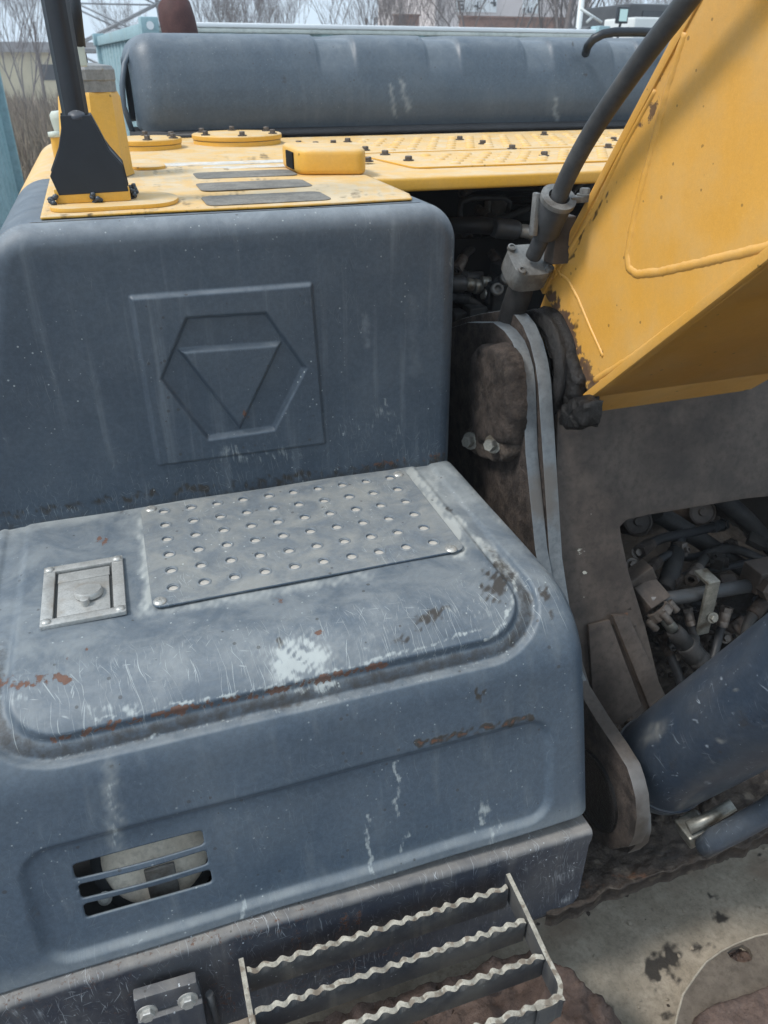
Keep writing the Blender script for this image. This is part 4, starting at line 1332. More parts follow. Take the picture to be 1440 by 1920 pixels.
for (u, v, y) in ((1195, 1035, 1.24), (1185, 1058, 1.22), (1232, 1140, 1.2), (1265, 1230, 1.1), (1360, 1195, 1.12)):
    MB().bolt(bay(u, v, y), (-0.2, -0.8, 0.5), 0.010, 0.012).build('bolt', M['bolt'], PB)
def stones(n, box, mat, name, parent, smin=0.006, smax=0.022, flat=0.7):
    b = MB()
    for _ in range(n):
        c = Vector([random.uniform(box[i], box[i + 3]) for i in range(3)])
        s__ = random.uniform(smin, smax)
        ico = bmesh.ops.create_icosphere(b.bm, subdivisions=1, radius=1.0)['verts']
        sc = Vector((random.uniform(.7, 1.3), random.uniform(.7, 1.3), flat * random.uniform(.7, 1.2))) * s__
        rot = Matrix.Rotation(random.uniform(0, 6), 3, 'Z')
        for v_ in ico:
            q = Vector((v_.co.x * sc.x, v_.co.y * sc.y, v_.co.z * sc.z)) * random.uniform(0.75, 1.15)
            v_.co = c + rot @ q
    o = b.build(name, mat, parent)
    o['kind'] = 'stuff'
    return o
stones(60, (0.98, 1.24, 1.03, 1.35, 1.42, 1.10), M['mud'], 'dirt_clods', PB, 0.008, 0.020)
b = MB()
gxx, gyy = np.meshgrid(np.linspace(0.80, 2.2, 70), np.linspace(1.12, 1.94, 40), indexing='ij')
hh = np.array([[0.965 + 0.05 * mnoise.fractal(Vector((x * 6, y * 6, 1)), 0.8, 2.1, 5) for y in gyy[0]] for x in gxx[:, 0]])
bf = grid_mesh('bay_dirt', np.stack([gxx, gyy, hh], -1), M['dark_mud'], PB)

# the tangle of small hoses and fittings behind the cut-out, materials darkened for its shade
rr2 = random.Random(11)
def crimp_hose(parent, path, r, mat='hose', ends=True):
    P_ = [Vector(p) for p in path]
    q = []
    for i in range(len(P_) - 1):
        p0, p1, p2, p3 = P_[max(i - 1, 0)], P_[i], P_[i + 1], P_[min(i + 2, len(P_) - 1)]
        for k in range(6):
            t = k / 6
            q.append(0.5 * ((2 * p1) + (p2 - p0) * t + (2 * p0 - 5 * p1 + 4 * p2 - p3) * t * t + (3 * p1 - p0 - 3 * p2 + p3) * t ** 3))
    q.append(P_[-1])
    b = MB(); b.tube(q, r, 12); b.build('hose', M[mat], parent)
    if ends:
        for a, c in ((q[0], q[2]), (q[-1], q[-3])):
            d = (c - a).normalized()
            b = MB()
            b.lathe([(r * .8, -r * 1.6), (r * 1.5, -r * 1.6), (r * 1.5, -r * .5)], a, d, 6, False)
            b.lathe([(r * 1.15, -r * .5), (r * 1.35, 0), (r * 1.35, r * 1.6), (r * 1.25, r * 1.9), (r * 1.35, r * 2.2), (r * 1.3, r * 3.2), (r, r * 3.3)], a, d, 14)
            b.build('hose_fitting', M[rr2.choice(('bolt', 'dark_part', 'bracket_face'))], parent, 35)
for pts, r in (([(1205, 1030, 1.24), (1240, 1010, 1.28), (1290, 1000, 1.33), (1350, 985, 1.38)], 0.012), ([(1222, 1062, 1.22), (1255, 1040, 1.26), (1300, 1045, 1.3), (1370, 1020, 1.38)], 0.010),
               ([(1300, 1080, 1.2), (1330, 1040, 1.27), (1380, 1030, 1.33), (1450, 1060, 1.3)], 0.012), ([(1245, 1200, 1.12), (1270, 1260, 1.08), (1290, 1330, 1.04), (1300, 1400, 1.0)], 0.011),
               ([(1290, 1150, 1.14), (1310, 1215, 1.1), (1345, 1240, 1.08), (1390, 1250, 1.06)], 0.009), ([(1360, 1150, 1.12), (1345, 1205, 1.1), (1335, 1260, 1.06), (1350, 1320, 1.02)], 0.010),
               ([(1430, 1130, 1.12), (1405, 1165, 1.1), (1400, 1200, 1.08), (1420, 1260, 1.05)], 0.013), ([(1265, 1090, 1.2), (1300, 1072, 1.24), (1350, 1066, 1.28), (1420, 1050, 1.32)], 0.009)):
    crimp_hose(PB, [bay(u, v, y) for u, v, y in pts], r, rr2.choice(('hose', 'rubber')))
for k in range(11):
    u, v = rr2.uniform(1185, 1420), rr2.uniform(1015, 1210)
    y = 1.30 - (v - 1000) / 1000
    c = bay(u, v, y)
    b = MB()
    rot = Matrix.Rotation(rr2.uniform(-.6, .6), 3, 'X') @ Matrix.Rotation(rr2.uniform(-.8, .8), 3, 'Z')
    sx, sy, sz = (rr2.uniform(.010, .022) for _ in range(3))
    b.box(c - Vector((sx, sy, sz)), c + Vector((sx, sy, sz)), 0.003, rot=rot)
    d = rot @ Vector((0, -1, 0.3))
    b.lathe([(sx * .7, 0), (sx * .7, .010), (sx * .4, .012), (sx * .4, .006), (0, .006)], c + rot @ Vector((0, -sy, 0)), d, rr2.choice((6, 14)), False)
    b.build('fitting_block', M[rr2.choice(('dirty_steel', 'dark_part', 'dark_part', 'dark_mud', 'bolt'))], PB, 35)
stones(110, (0.98, 1.10, 0.99, 1.40, 1.34, 1.06), M['bracket_face'], 'dirt_clods', PB, 0.005, 0.014)
# and in the pump bay
# ---- boom
BM = empty('boom', (1.0, 1.33, 1.76), parent=EX)
bx0, bx1 = 0.80, 1.24
bt3, bt0 = Vector((1.389, 1.909)), Vector((1.060, 2.376))
bf3, bb1 = Vector((1.161, 1.760)), Vector((0.817, 2.079))
tfar = bt3 + (bt0 - bt3) * 3.6
bfar = bf3 + (bb1 - bf3) * 4.6
bout = [tuple(tfar), tuple(bt0), tuple(bt3), (1.345, 1.885), (1.305, 1.867), (1.262, 1.83), (1.227, 1.795), (1.19, 1.772), tuple(bf3), tuple(bb1), tuple(bfar)]
body = [tuple(tfar), tuple(bt0), (1.389, 1.909), (1.42, 1.84), (1.40, 1.80), (1.31, 1.76), (1.236, 1.691), tuple(bf3), tuple(bb1), tuple(bfar)]
b = MB()
b.prism(yz(body, bx0 + 0.014), (bx1 - bx0 - 0.028, 0, 0), 0.0)
b.build('boom_core', M['boom_yellow'], BM)
# left web as a dense sheet so that wear sits on it
def dense_plate(outline, x, thick, name, mat, parent, step=0.010):
    b = MB()
    b.prism(yz(outline, x), (thick, 0, 0), 0.002)
    o = b.build(name, mat, parent)
    bm = bmesh.new(); bm.from_mesh(o.data)
    bmesh.ops.triangulate(bm, faces=bm.faces[:])
    for _ in range(7):
        le = [e_ for e_ in bm.edges if e_.calc_length() > step and abs(e_.verts[0].co.x - e_.verts[1].co.x) < 1e-3 and min(v_.co.z for v_ in e_.verts) < 2.75]
        if not le:
            break
        bmesh.ops.subdivide_edges(bm, edges=le, cuts=1)
        bmesh.ops.triangulate(bm, faces=[f for f in bm.faces if len(f.verts) > 3])
    bm.to_mesh(o.data); bm.free()
    return o
near = [tuple(bt3 + (bt0 - bt3) * 2.2), tuple(bt0)] + bout[2:10] + [tuple(bf3 + (bb1 - bf3) * 3.0)]
web = dense_plate(near, bx0, 0.014, 'boom_web', M['boom_yellow'], BM, 0.009)
w = Wear(web)
for a in [('rust', [(1040, 556), (1075, 640), (1102, 702), (1128, 738)], 15, 0.95), ('grime', [(1030, 545), (1062, 612), (1090, 690), (1118, 738)], 13, 0.8), ('grime', [(1045, 512), (1078, 468), (1120, 392), (1168, 328)], 4, 0.8), ('grime', [(1122, 734), (1180, 694), (1250, 652)], 7, 0.85), ('grime', [(1165, 700), (1200, 676)], 8, 0.8), ('rust', [(1205, 232), (1243, 178)], 10, 0.85), ('rust', [(1180, 262), (1192, 240)], 6, 0.7), ('grime', [(1130, 668), (1112, 622)], 4, 0.6), ('rust', [(1012, 545), (1050, 600), (1080, 690), (1112, 742)], 12, 0.78), ('chalk', [(1022, 560), (1060, 640), (1090, 700), (1115, 738)], 9, 0.55), ('grime', [(1020, 555), (1062, 615), (1085, 700), (1108, 745)], 7, 0.7),
          ('rust', [(1225, 165), (1240, 150)], 8, 0.8), ('rust', [(1200, 205), (1228, 160)], 5, 0.6), ('grime', [(1120, 690), (1160, 705), (1225, 665)], 5, 0.65), ('grime', [(1112, 740), (1180, 690), (1240, 650)], 4, 0.7),
          ('grime', [(1160, 340), (1200, 280)], 3, 0.4), ('rust', [(1118, 385), (1125, 375)], 3, 0.6)]:
    w.stroke(*a)
for a in [('rust', 1237, 150, 5, 14, 0.8, 20), ('rust', 1213, 195, 8, 6, 0.7), ('rust', 1197, 225, 6, 8, 0.5), ('grime', 1078, 596, 22, 34, 0.55), ('chalk', 1100, 650, 10, 40, 0.35), ('rust', 1158, 704, 22, 8, 0.8), ('grime', 1140, 716, 12, 8, 0.7), ('rust', 1186, 336, 4, 4, 0.6), ('rust', 1382, 345, 3, 3, 0.6), ('rust', 1250, 620, 14, 6, 0.5),
          ('rust', 1150, 710, 14, 8, 0.6), ('chalk', 1200, 640, 70, 10, 0.3, -35)]:
    w.blob(*a)
w.done()
# flange plates top and bottom, standing proud of the web
def along(p0, p1, x0, x1, th, out_dir, name, inset=0.0):
    d = (p1 - p0).normalized()
    nrm = Vector((-d.y, d.x)) * out_dir
    pts = [p0, p1, p1 + nrm * th, p0 + nrm * th]
    b = MB()
    b.prism(yz([tuple(q) for q in pts], x0), (x1 - x0, 0, 0), 0.003)
    return b.build(name, M['boom_yellow'], BM, 30)
und = along(bf3 + (bb1 - bf3) * -0.20, bfar, bx0 - 0.004, bx1 + 0.004, 0.016, -1, 'boom_bottom_plate')
w = Wear(und)
w.done()
along(bt3, tfar, bx0 - 0.004, bx1 + 0.004, 0.016, 1, 'boom_top_plate')
lw = dense_plate([(1.175, 1.70), tuple(bf3 + Vector((-0.006, 0.0))), (1.18, 1.775), (1.235, 1.80), (1.30, 1.78), (1.30, 1.70), (1.215, 1.69)], bx0 + 0.004, 0.01, 'boom_foot_cheek', M['grease'], BM, 0.012)
# weld beads along the inner plate edges and flanges
def bead(pxs, x, r, name='weld_bead', mat=None):
    b = MB()
    P_ = [at(u, v, x=x) for u, v in pxs]
    path = []
    for p0, p1 in zip(P_[:-1], P_[1:]):
        L = max(2, int((p1 - p0).length / 0.006))
        for k in range(L):
            path.append(p0.lerp(p1, k / L) + Vector((0, random.uniform(-1, 1), random.uniform(-1, 1))) * 0.0004)
    path.append(P_[-1])
    b.tube(path, [r * random.uniform(0.95, 1.06) for _ in path], 8)
    return b.build(name, mat or M['boom_yellow'], BM)
bead([(1290, 60), (1258, 165), (1222, 300), (1196, 400), (1181, 478), (1184, 502), (1200, 514), (1240, 510), (1330, 490), (1440, 464), (1500, 448)], bx0 + 0.0062, 0.0095)
bead([(1040, 492), (1052, 515), (1066, 525), (1085, 560), (1110, 620), (1132, 668)], bx0 + 0.0015, 0.004)
bead([(1232, 168), (1175, 270), (1120, 385), (1040, 520)], bx0 + 0.003, 0.006)
bead([(1118, 712), (1190, 668), (1300, 585), (1440, 476)], bx0 + 0.0048, 0.0075)
# raised cheek on the web's outer part
rc = [(1500, 452), (1440, 467), (1330, 493), (1240, 513), (1200, 517), (1181, 503), (1178, 478), (1193, 400), (1219, 300), (1255, 165), (1290, 55), (1400, -260), (1700, -100)]

# ---- boom steel pipe with clamp and flange
PX = 0.742
PI_ = empty('boom_pipe', (PX, 1.3, 2.0), parent=EX)
pp = [at(u, v, x=PX) for u, v in ((1405, -155), (1280, 11), (1203, 112), (1144, 195), (1101, 262), (1070, 319), (1051, 362), (1038, 398), (1000, 480))]
sm2 = []
for i in range(len(pp) - 1):
    p0, p1, p2, p3 = pp[max(i - 1, 0)], pp[i], pp[i + 1], pp[min(i + 2, len(pp) - 1)]
    for k in range(8):
        t = k / 8
        sm2.append(0.5 * ((2 * p1) + (p2 - p0) * t + (2 * p0 - 5 * p1 + 4 * p2 - p3) * t * t + (3 * p1 - p0 - 3 * p2 + p3) * t ** 3))
sm2.append(pp[-1])
b = MB(); b.tube(sm2, 0.0152, 20); b.build('steel_pipe', M['pipe'], PI_)
ax = (pp[-2] - pp[-1]).normalized()
cl0, cl1 = at(1018, 436, x=PX), at(1046, 374, x=PX)
b = MB()
b.lathe([(0.019, 0), (0.027, 0.002), (0.0285, 0.006), (0.0285, (cl1 - cl0).length - 0.006), (0.027, (cl1 - cl0).length), (0.019, (cl1 - cl0).length)], cl0, cl1 - cl0, 28)
b.build('clamp_sleeve', M['pipe'], PI_, 40)
b = MB()
cu_ = cl1
b.lathe([(0.019, -0.004), (0.032, -0.003), (0.032, 0.006), (0.019, 0.007)], cu_, ax, 28)
b.box(cu_ + Vector((0.02, -0.012, -0.006)), cu_ + Vector((0.075, 0.012, 0.004)), 0.002)
b.bolt(cu_ + Vector((0.052, 0, 0.004)), (0, 0, 1), 0.009, 0.012)
sd_ = ax.cross(Vector((1, 0, 0))).normalized()
b.box(cl0 + Vector((-0.036, -0.012, 0.0)), cl1 + Vector((-0.026, 0.012, 0.01)), 0.003)
b.build('pipe_clamp', M['cast'], PI_, 40)
b = MB()
ml = at(1050, 440, x=PX + 0.045)
b.box(ml - Vector((0.02, 0.018, 0.05)), ml + Vector((0.02, 0.018, 0.035)), 0.003)
b.build('clamp_mount', M['dirty_steel'], PI_)
fc = at(994, 486, x=PX)
b = MB()
s1_, s2_ = Vector((1, 0, 0)), ax.cross(Vector((1, 0, 0))).normalized()
fpts = []
for k in range(24):
    a = 2 * math.pi * k / 24
    q = 0.046 * (abs(math.cos(a)) ** 4 + abs(math.sin(a)) ** 4) ** -0.25
    fpts.append(fc + s1_ * math.cos(a) * q * 0.86 + s2_ * math.sin(a) * q * 0.86)
b.prism(fpts, -ax * 0.045, 0.003)
for sx in (-1, 1):
    for sy in (-1, 1):
        b.lathe([(0.0085, 0), (0.0085, 0.006), (0.005, 0.007), (0.005, 0.004), (0, 0.004)], fc + s1_ * sx * 0.029 + s2_ * sy * 0.029, ax, 12)
b.build('pipe_flange', M['cast'], PI_, 35)
b = MB()
q = fc - ax * 0.045
hh_ = [at(985, 520, x=PX), at(975, 545, x=PX - 0.002), at(963, 580, x=PX), at(952, 625, x=PX + 0.0)]
b.tube([q, hh_[1]], 0.018, 16)
b.build('hose_tail', M['pipe'], PI_)
b = MB()
b.tube([hh_[0] - ax * 0.005, hh_[1], hh_[2], hh_[3], hh_[3] + Vector((0, 0.1, -0.3))], [0.021, 0.0255, 0.026, 0.026, 0.026], 18)
b.build('hose', M['hose'], PI_)

# ---- pump bay seen under the walkway lip
PU = empty('pump_bay', (1.0, 2.2, 1.5), parent=EX)
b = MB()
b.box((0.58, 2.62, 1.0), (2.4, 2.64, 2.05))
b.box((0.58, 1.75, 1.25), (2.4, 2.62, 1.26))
b.build('bay_shade_wall', M['shade_black'], PU)
def pb(u, v, y):
    return at(u, v, y=y)
b = MB()
b.tube([pb(830, 424, 1.90), pb(900, 422, 1.88), pb(940, 428, 1.86)], 0.021, 16)
b.build('hose', M['rubber'], PU)
b = MB()
b.tube([pb(925, 427, 1.85), pb(932, 428, 1.85), pb(965, 431, 1.85), pb(972, 432, 1.85)], [0.022, 0.0245, 0.0245, 0.020], 18)
b.build('hose_collar', M['pipe'], PU)
b = MB()
e_ = [pb(968, 432, 1.85), pb(985, 433, 1.85), pb(998, 438, 1.85), pb(1006, 449, 1.85), pb(1012, 470, 1.85)]
b.tube(e_, 0.0165, 16)
b.build('elbow_pipe', M['galv'], PU)
b = MB()
b.tube([pb(864, 425, 2.3), pb(862, 395, 2.3), pb(866, 378, 2.3), pb(885, 371, 2.3), pb(945, 371, 2.3), pb(956, 380, 2.3), pb(950, 400, 2.3)], 0.0085, 10)
b.build('pipe_loop', M['pipe'], PU)
for (u, v, y, sx, sz, mt) in ((865, 470, 2.15, 0.035, 0.06, 'dark_part'), (925, 470, 2.2, 0.04, 0.08, 'dark_part'), (935, 395, 2.35, 0.03, 0.04, 'cast'), (915, 386, 2.35, 0.012, 0.02, 'cast'), (975, 390, 2.4, 0.06, 0.03, 'dark_part'), (1085, 350, 2.3, 0.05, 0.05, 'dark_part')):
    c = pb(u, v, y)
    b = MB()
    b.lathe([(0, -sz), (sx, -sz), (sx, sz * 0.6), (sx * 0.8, sz * 0.8), (sx * 0.8, sz), (0, sz)], c, (0, 0, 1), 20)
    b.build('filter_can', M[mt], PU, 40)
b = MB()
c = pb(940, 555, 1.86)
b.box(c - Vector((0.05, 0.05, 0.04)), c + Vector((0.05, 0.05, 0.045)), 0.006)
b.box(c + Vector((-0.02, -0.03, 0.045)), c + Vector((0.05, 0.04, 0.085)), 0.006)
b.build('valve_block', M['dark_part'], PU)
b = MB()
for (u, v) in ((948, 522), (931, 543)):
    b.lathe([(0.016, 0), (0.016, 0.012), (0.009, 0.013), (0.009, 0.006), (0, 0.006)], pb(u, v, 1.80), (-0.2, -1, 0.4), 20)
b.build('port_plug', M['cast'], PU)
b = MB()
b.tube([pb(835, 533, 1.88), pb(870, 532, 1.87), pb(872, 532, 1.87)], [0.022, 0.022, 0.017], 14)
b.tube([pb(855, 520, 1.92), pb(905, 521, 1.9)], 0.018, 6)
b.build('hose_nut', M['pipe'], PU)
b = MB()
b.tube([pb(872, 532, 1.87), pb(888, 537, 1.865)], 0.017, 14)
b.tube([pb(888, 537, 1.865), pb(892, 537, 1.865), pb(902, 538, 1.865)], [0.0175, 0.0195, 0.0175], 14)
b.tube([pb(902, 528, 1.86), pb(918, 529, 1.86)], 0.014, 12)
b.tube([pb(905, 551, 1.85), pb(918, 553, 1.85)], 0.014, 12)
b.build('fitting', M['fitting'], PU)
b = MB()
b.prism([pb(918, 538, 1.83), pb(944, 505, 1.85), pb(958, 500, 1.87), pb(962, 520, 1.85), pb(950, 545, 1.83), pb(930, 575, 1.82), pb(915, 570, 1.82)], (0.0, 0.05, 0), 0.004)
b.build('valve_bracket', M['dark_part'], PU)
b = MB()
for u0, u1, v0, v1, y in ((880, 915, 575, 605, 1.80), (853, 876, 585, 610, 1.82), (915, 935, 585, 640, 1.8)):
    p0, p1 = pb(u0, v1, y), pb(u1, v0, y)
    b.box((p0.x, y, p0.z), (p1.x, y + 0.05, p1.z), 0.005)
b.build('terminal_box', M['dark_part'], PU)
for k in range(5):
    b = MB()
    u0 = 860 + k * 18
    b.tube([pb(u0, 440 + k * 6, 2.05 + .03 * k), pb(u0 + 6, 500, 2.0), pb(u0 + 20, 560, 1.95), pb(u0 + 30, 640, 1.9)], 0.010 + 0.002 * (k % 3), 10)
    b.build('hose', M['rubber'], PU)
for pts, r in (([(860, 500, 1.9), (880, 470, 1.95), (920, 462, 2.0), (985, 470, 2.0)], 0.011), ([(870, 360, 2.25), (900, 350, 2.3), (960, 352, 2.3), (1030, 360, 2.3)], 0.010), ([(900, 395, 2.3), (930, 410, 2.25), (965, 400, 2.25), (1000, 385, 2.3)], 0.010),
               ([(858, 560, 1.86), (885, 565, 1.84), (905, 585, 1.82), (912, 630, 1.8)], 0.010), ([(925, 480, 1.93), (940, 500, 1.9), (950, 515, 1.88), (955, 560, 1.84)], 0.009), ([(1060, 370, 2.1), (1080, 350, 2.15), (1100, 335, 2.2), (1130, 330, 2.2)], 0.012)):
    crimp_hose(PU, [pb(u, v, y) for u, v, y in pts], r, 'hose')
for k in range(12):
    u, v = rr2.uniform(858, 975), rr2.uniform(480, 600)
    c = pb(u, v, 1.93 + rr2.uniform(-.05, .1))
    sx, sy, sz = (rr2.uniform(.010, .024) for _ in range(3))
    b = MB()
    b.box(c - Vector((sx, sy, sz)), c + Vector((sx, sy, sz)), 0.003)
    b.lathe([(sx * .7, 0), (sx * .7, .012), (sx * .4, .013), (sx * .4, .006), (0, .006)], c + Vector((0, -sy, 0)), (-.2, -1, .3), rr2.choice((6, 14)), False)
    b.build('fitting_block', M[rr2.choice(('dark_part', 'dark_part', 'bolt', 'pipe'))], PU, 35)
# lower bay dark sheet behind the upper box edge and under the bracket
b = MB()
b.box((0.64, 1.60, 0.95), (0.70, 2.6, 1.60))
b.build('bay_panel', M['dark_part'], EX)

# ---- boom cylinder, lugs, feed pipe
CY = empty('boom_cylinder', (0.9, 0.85, 1.05), parent=EX)
cax = Vector((0, -0.455, 0.89)).normalized()
ccen = Vector((0.868, 0.858, 1.066))
b = MB()
R_ = 0.094
b.lathe([(0, -0.012), (0.080, -0.012), (R_ * 0.965, -0.006), (R_ * 0.995, 0.003), (R_, 0.012), (R_, 0.03)] + [(R_, 0.03 + 0.009 * k) for k in range(1, 75)] + [(R_, 1.4)], ccen, cax, 150)
cyl = b.build('cylinder_barrel', M['cyl'], CY)
w = Wear(cyl)
for k in range(30):
    u, v = random.uniform(1215, 1445), random.uniform(1235, 1530)
    a, L = math.radians(random.choice((25, 35, 60, 75, 110)) + random.uniform(-15, 15)), random.uniform(8, 38)
    w.stroke(random.choice(('chalk', 'chalk', 'dusty')), [(u, v), (u + L * math.cos(a), v + L * math.sin(a))], random.uniform(1.6, 2.6), random.uniform(.45, .8))
for u, v, r in ((1280, 1402, 9), (1408, 1340, 5), (1330, 1468, 7), (1365, 1395, 6)):
    w.blob('chalk', u, v, r, r * .7, 0.5)
w.blob('grime', 1395, 1345, 24, 30, 0.45).blob('grime', 1260, 1430, 20, 24, 0.4).blob('dusty', 1225, 1375, 30, 12, 0.5, -40)
w.add('dusty', 0.35 * (1 - sstep(0.0, 0.05, (w.co - np.array(ccen)) @ np.array(cax))))
w.done()
b = MB()
b.lathe([(R_ - 0.0005, 0.026), (R_ + 0.0025, 0.028), (R_ + 0.0030, 0.032), (R_ + 0.0025, 0.036), (R_ - 0.0005, 0.038)], ccen, cax, 72)
b.build('weld_ring', M['cyl'], CY)
b = MB()
ec = Vector((0, 0.90, 1.03))
b.lathe([(0.055, 0.80), (0.062, 0.805), (0.062, 0.94), (0.055, 0.945)], ec, (1, 0, 0), 28)
b.prism([Vector((0.81, 0.905 + 0.05, 1.06)), Vector((0.81, 0.86, 1.12)), Vector((0.81, 0.80, 1.09)), Vector((0.81, 0.85, 1.0))], (0.12, 0, 0), 0.006)
b.build('cylinder_eye', M['dirty_steel'], CY)
b = MB()
fp = [at(1320, 1590, y=0.70), at(1345, 1572, y=0.69), at(1385, 1552, y=0.675), at(1440, 1520, y=0.655), at(1560, 1440, y=0.60)]
b.tube(fp, [0.020, 0.0225, 0.0225, 0.0225, 0.0225], 16)
b.build('feed_pipe', M['cyl'], CY)
b = MB()
c = at(1300, 1560, y=0.735)
b.box(c - Vector((0.022, 0.02, 0.016)), c + Vector((0.028, 0.03, 0.020)), 0.005, rot=Matrix.Rotation(-0.3, 3, 'Y'))
b.tube([at(1290, 1552, y=0.73), at(1330, 1535, y=0.725), at(1375, 1508, y=0.72)], 0.012, 10)
b.build('port_block', M['fitting'], CY)
# black disc on the lug, standing for the shade in its pin hole
b = MB()
lug_c = Vector((0.70, 0.825, 1.10))
b.lathe([(0.078, -0.006), (0.078, 0.006), (0.070, 0.007), (0.066, 0.002), (0, 0.002)], lug_c, (-1, 0, 0), 32)
b.build('pin_hole_shade', M['grease'], BR, 40)

# ---- frame floor with caked dirt below the cylinder
n1, n2 = 130, 90
fx = np.linspace(0.56, 1.75, n1)
fy = np.linspace(0, 1, n2)
def ledge_y(x):
    return 0.722 + 0.020 * mnoise.noise(Vector((x * 9, 3, 0))) + 0.012 * mnoise.noise(Vector((x * 34, 1, 0)))
FP = np.zeros((n1, n2, 3))
for i, x in enumerate(fx):
    y0 = ledge_y(x)
    for j, t in enumerate(fy):
        y = y0 + t * t * 0.55 if t > 0.04 else y0
        z = 0.935 + 0.010 * mnoise.fractal(Vector((x * 22, y * 22, 0)), 0.7, 2.0, 6) + 0.03 * sstep(0.0, 0.3, np.array(y - y0)) * (1 + mnoise.noise(Vector((x * 8, y * 8, 5))))
        if t == 0:
            z = 0.90
        elif t < 0.04:
            z -= 0.006
        FP[i, j] = (x, y, z)
fd = grid_mesh('frame_dirt', FP, M['mud'], EX, flip=True)
w = Wear(fd)
for a in [('chalk', 1120, 1620, 50, 22, 0.35), ('grime', 1225, 1600, 60, 20, 0.6), ('chalk', 1240, 1505, 12, 14, 0.4), ('rust', 1110, 1660, 40, 14, 0.5), ('rust', 1180, 1640, 60, 10, 0.5)]:
    w.blob(*a)
w.done()
b = MB()
b.box((0.56, 0.755, 0.86), (2.2, 1.9, 0.90))
b.build('frame_floor', M['dirty_steel'], EX)
stones(70, (0.78, 0.93, 0.98, 0.95, 1.06, 1.03), M['mud'], 'dirt_clods', EX, 0.006, 0.020)
# mud heap between plate and lug
hx, hy_ = np.meshgrid(np.linspace(0.745, 1.0, 60), np.linspace(0.80, 1.14, 70), indexing='ij')
hz_ = np.array([[0.965 + 0.09 * math.exp(-((x - 0.80) / 0.10) ** 2 - ((y - 1.01) / 0.10) ** 2) + 0.022 * mnoise.fractal(Vector((x * 30, y * 30, 2)), 0.7, 2.1, 6) for y in hy_[0]] for x in hx[:, 0]])
mh = grid_mesh('mud_heap', np.stack([hx, hy_, hz_], -1), M['mud'], EX, flip=False)
w = Wear(mh)
for a in [('chalk', 1155, 1345, 32, 12, 0.5), ('grime', 1180, 1390, 40, 30, 0.4), ('chalk', 1200, 1350, 14, 8, 0.45)]:
    w.blob(*a)
w.done()

# ---- base rail under the step box
RL = empty('base_rail', (0.1, 0.7, 1.0), parent=EX)
rp = np.zeros((330, 14, 3))
zz = [1.160, 1.161, 1.159, 1.1545, 1.1515, 1.147, 1.140, 1.12, 1.05, 0.99, 0.96, 0.94, 0.925, 0.915]
yy_ = [0.760, 0.729, 0.7245, 0.722, 0.721, 0.721, 0.721, 0.721, 0.721, 0.721, 0.721, 0.721, 0.722, 0.73]
for i, x in enumerate(np.linspace(-0.62, 0.628, 330)):
    for j in range(14):
        zt_ = zz[j] - 0.022 * max(0, x) / 0.62 * (zz[j] - 0.915) / 0.245 + 0.0012 * mnoise.noise(Vector((x * 40, j, 0)))
        xx_ = min(x, 0.628 - 0.010 * (j > 10) - 0.004 * (j > 6))
        rp[i, j] = (xx_, yy_[j] + 0.0015 * mnoise.noise(Vector((x * 8, zt_ * 8, 0))), zt_)
rail = grid_mesh('rail_beam', rp, M['frame_navy'], RL, flip=True)
w = Wear(rail)
w.add('rust', (0.36 * (1 - sstep(1.10, 1.135, rp[..., 2])) * sstep(-0.4, -0.1, rp[..., 0]) * (1 - sstep(0.3, 0.42, rp[..., 0]))).reshape(-1) * 0.9)
rtop = rp[..., 2] + 0.022 * np.maximum(0, rp[..., 0]) / 0.62
w.add('dusty', (0.42 * sstep(1.149, 1.156, rtop + 0.003 * np.sin(rp[..., 0] * 60) * np.sin(rp[..., 0] * 23))).reshape(-1))
w.add('rust', (0.34 * sstep(1.10, 1.13, rp[..., 2]) * (1 - sstep(0.1, 0.3, rp[..., 0]))).reshape(-1))
w.add('scratch', np.full(rp.shape[:2], 0.5).reshape(-1))
for a in [('chalk', 190, 1885, 40, 16, 0.55, -15), ('chalk', 60, 1900, 60, 12, 0.45), ('chalk', 250, 1840, 20, 8, 0.5), ('rust', 430, 1880, 16, 24, 0.6), ('chalk', 1050, 1650, 60, 20, 0.4, -20), ('chalk', 1060, 1690, 30, 10, 0.55, -20),
          ('rust', 700, 1720, 70, 14, 0.7), ('rust', 560, 1745, 30, 10, 0.6), ('chalk', 985, 1625, 14, 18, 0.4), ('rust', 1040, 1708, 14, 6, 0.7)]:
    w.blob(*a)
w.done()
b = MB()
b.box((-0.62, 0.745, 0.91), (0.612, 0.80, 1.115))
b.box((0.614, 0.728, 0.93), (0.624, 0.80, 1.115), 0.002)
b.build('rail_core', M['frame_navy'], RL)
# bolted bracket on the rail
BB = empty('rail_bracket', (-0.11, 0.69, 1.05), parent=EX)
b = MB()
b.prism([(-0.152, 0.690, 1.128), (-0.062, 0.690, 1.124), (-0.058, 0.683, 1.094), (-0.152, 0.683, 1.096)], (0, 0.018, 0), 0.003)
b.prism([(-0.152, 0.676, 1.092), (-0.058, 0.676, 1.090), (-0.060, 0.664, 0.93), (-0.152, 0.664, 0.93)], (0, 0.03, 0), 0.004)
br_ = b.build('bracket_plate', M['frame_navy'], BB, 30)
b = MB()
b.tube([(-0.048, 0.69, 1.085), (-0.046, 0.69, 1.03), (-0.044, 0.685, 0.95)], 0.006, 8)
b.build('bracket_rod', M['pipe'], BB)
for (u, v) in ((276, 1898), (352, 1874)):
    p = at(u, v, y=0.668)
    b = MB()
    b.lathe([(0.0145, 0), (0.0145, 0.002), (0, 0.002)], p, (0, -1, 0.1), 20, False)
    b.lathe([(0.0105, 0), (0.0105, 0.008), (0.0095, 0.0095), (0, 0.0095)], p, (0, -1, 0.1), 6, False)
    b.build('bolt', M['screw'], BB)
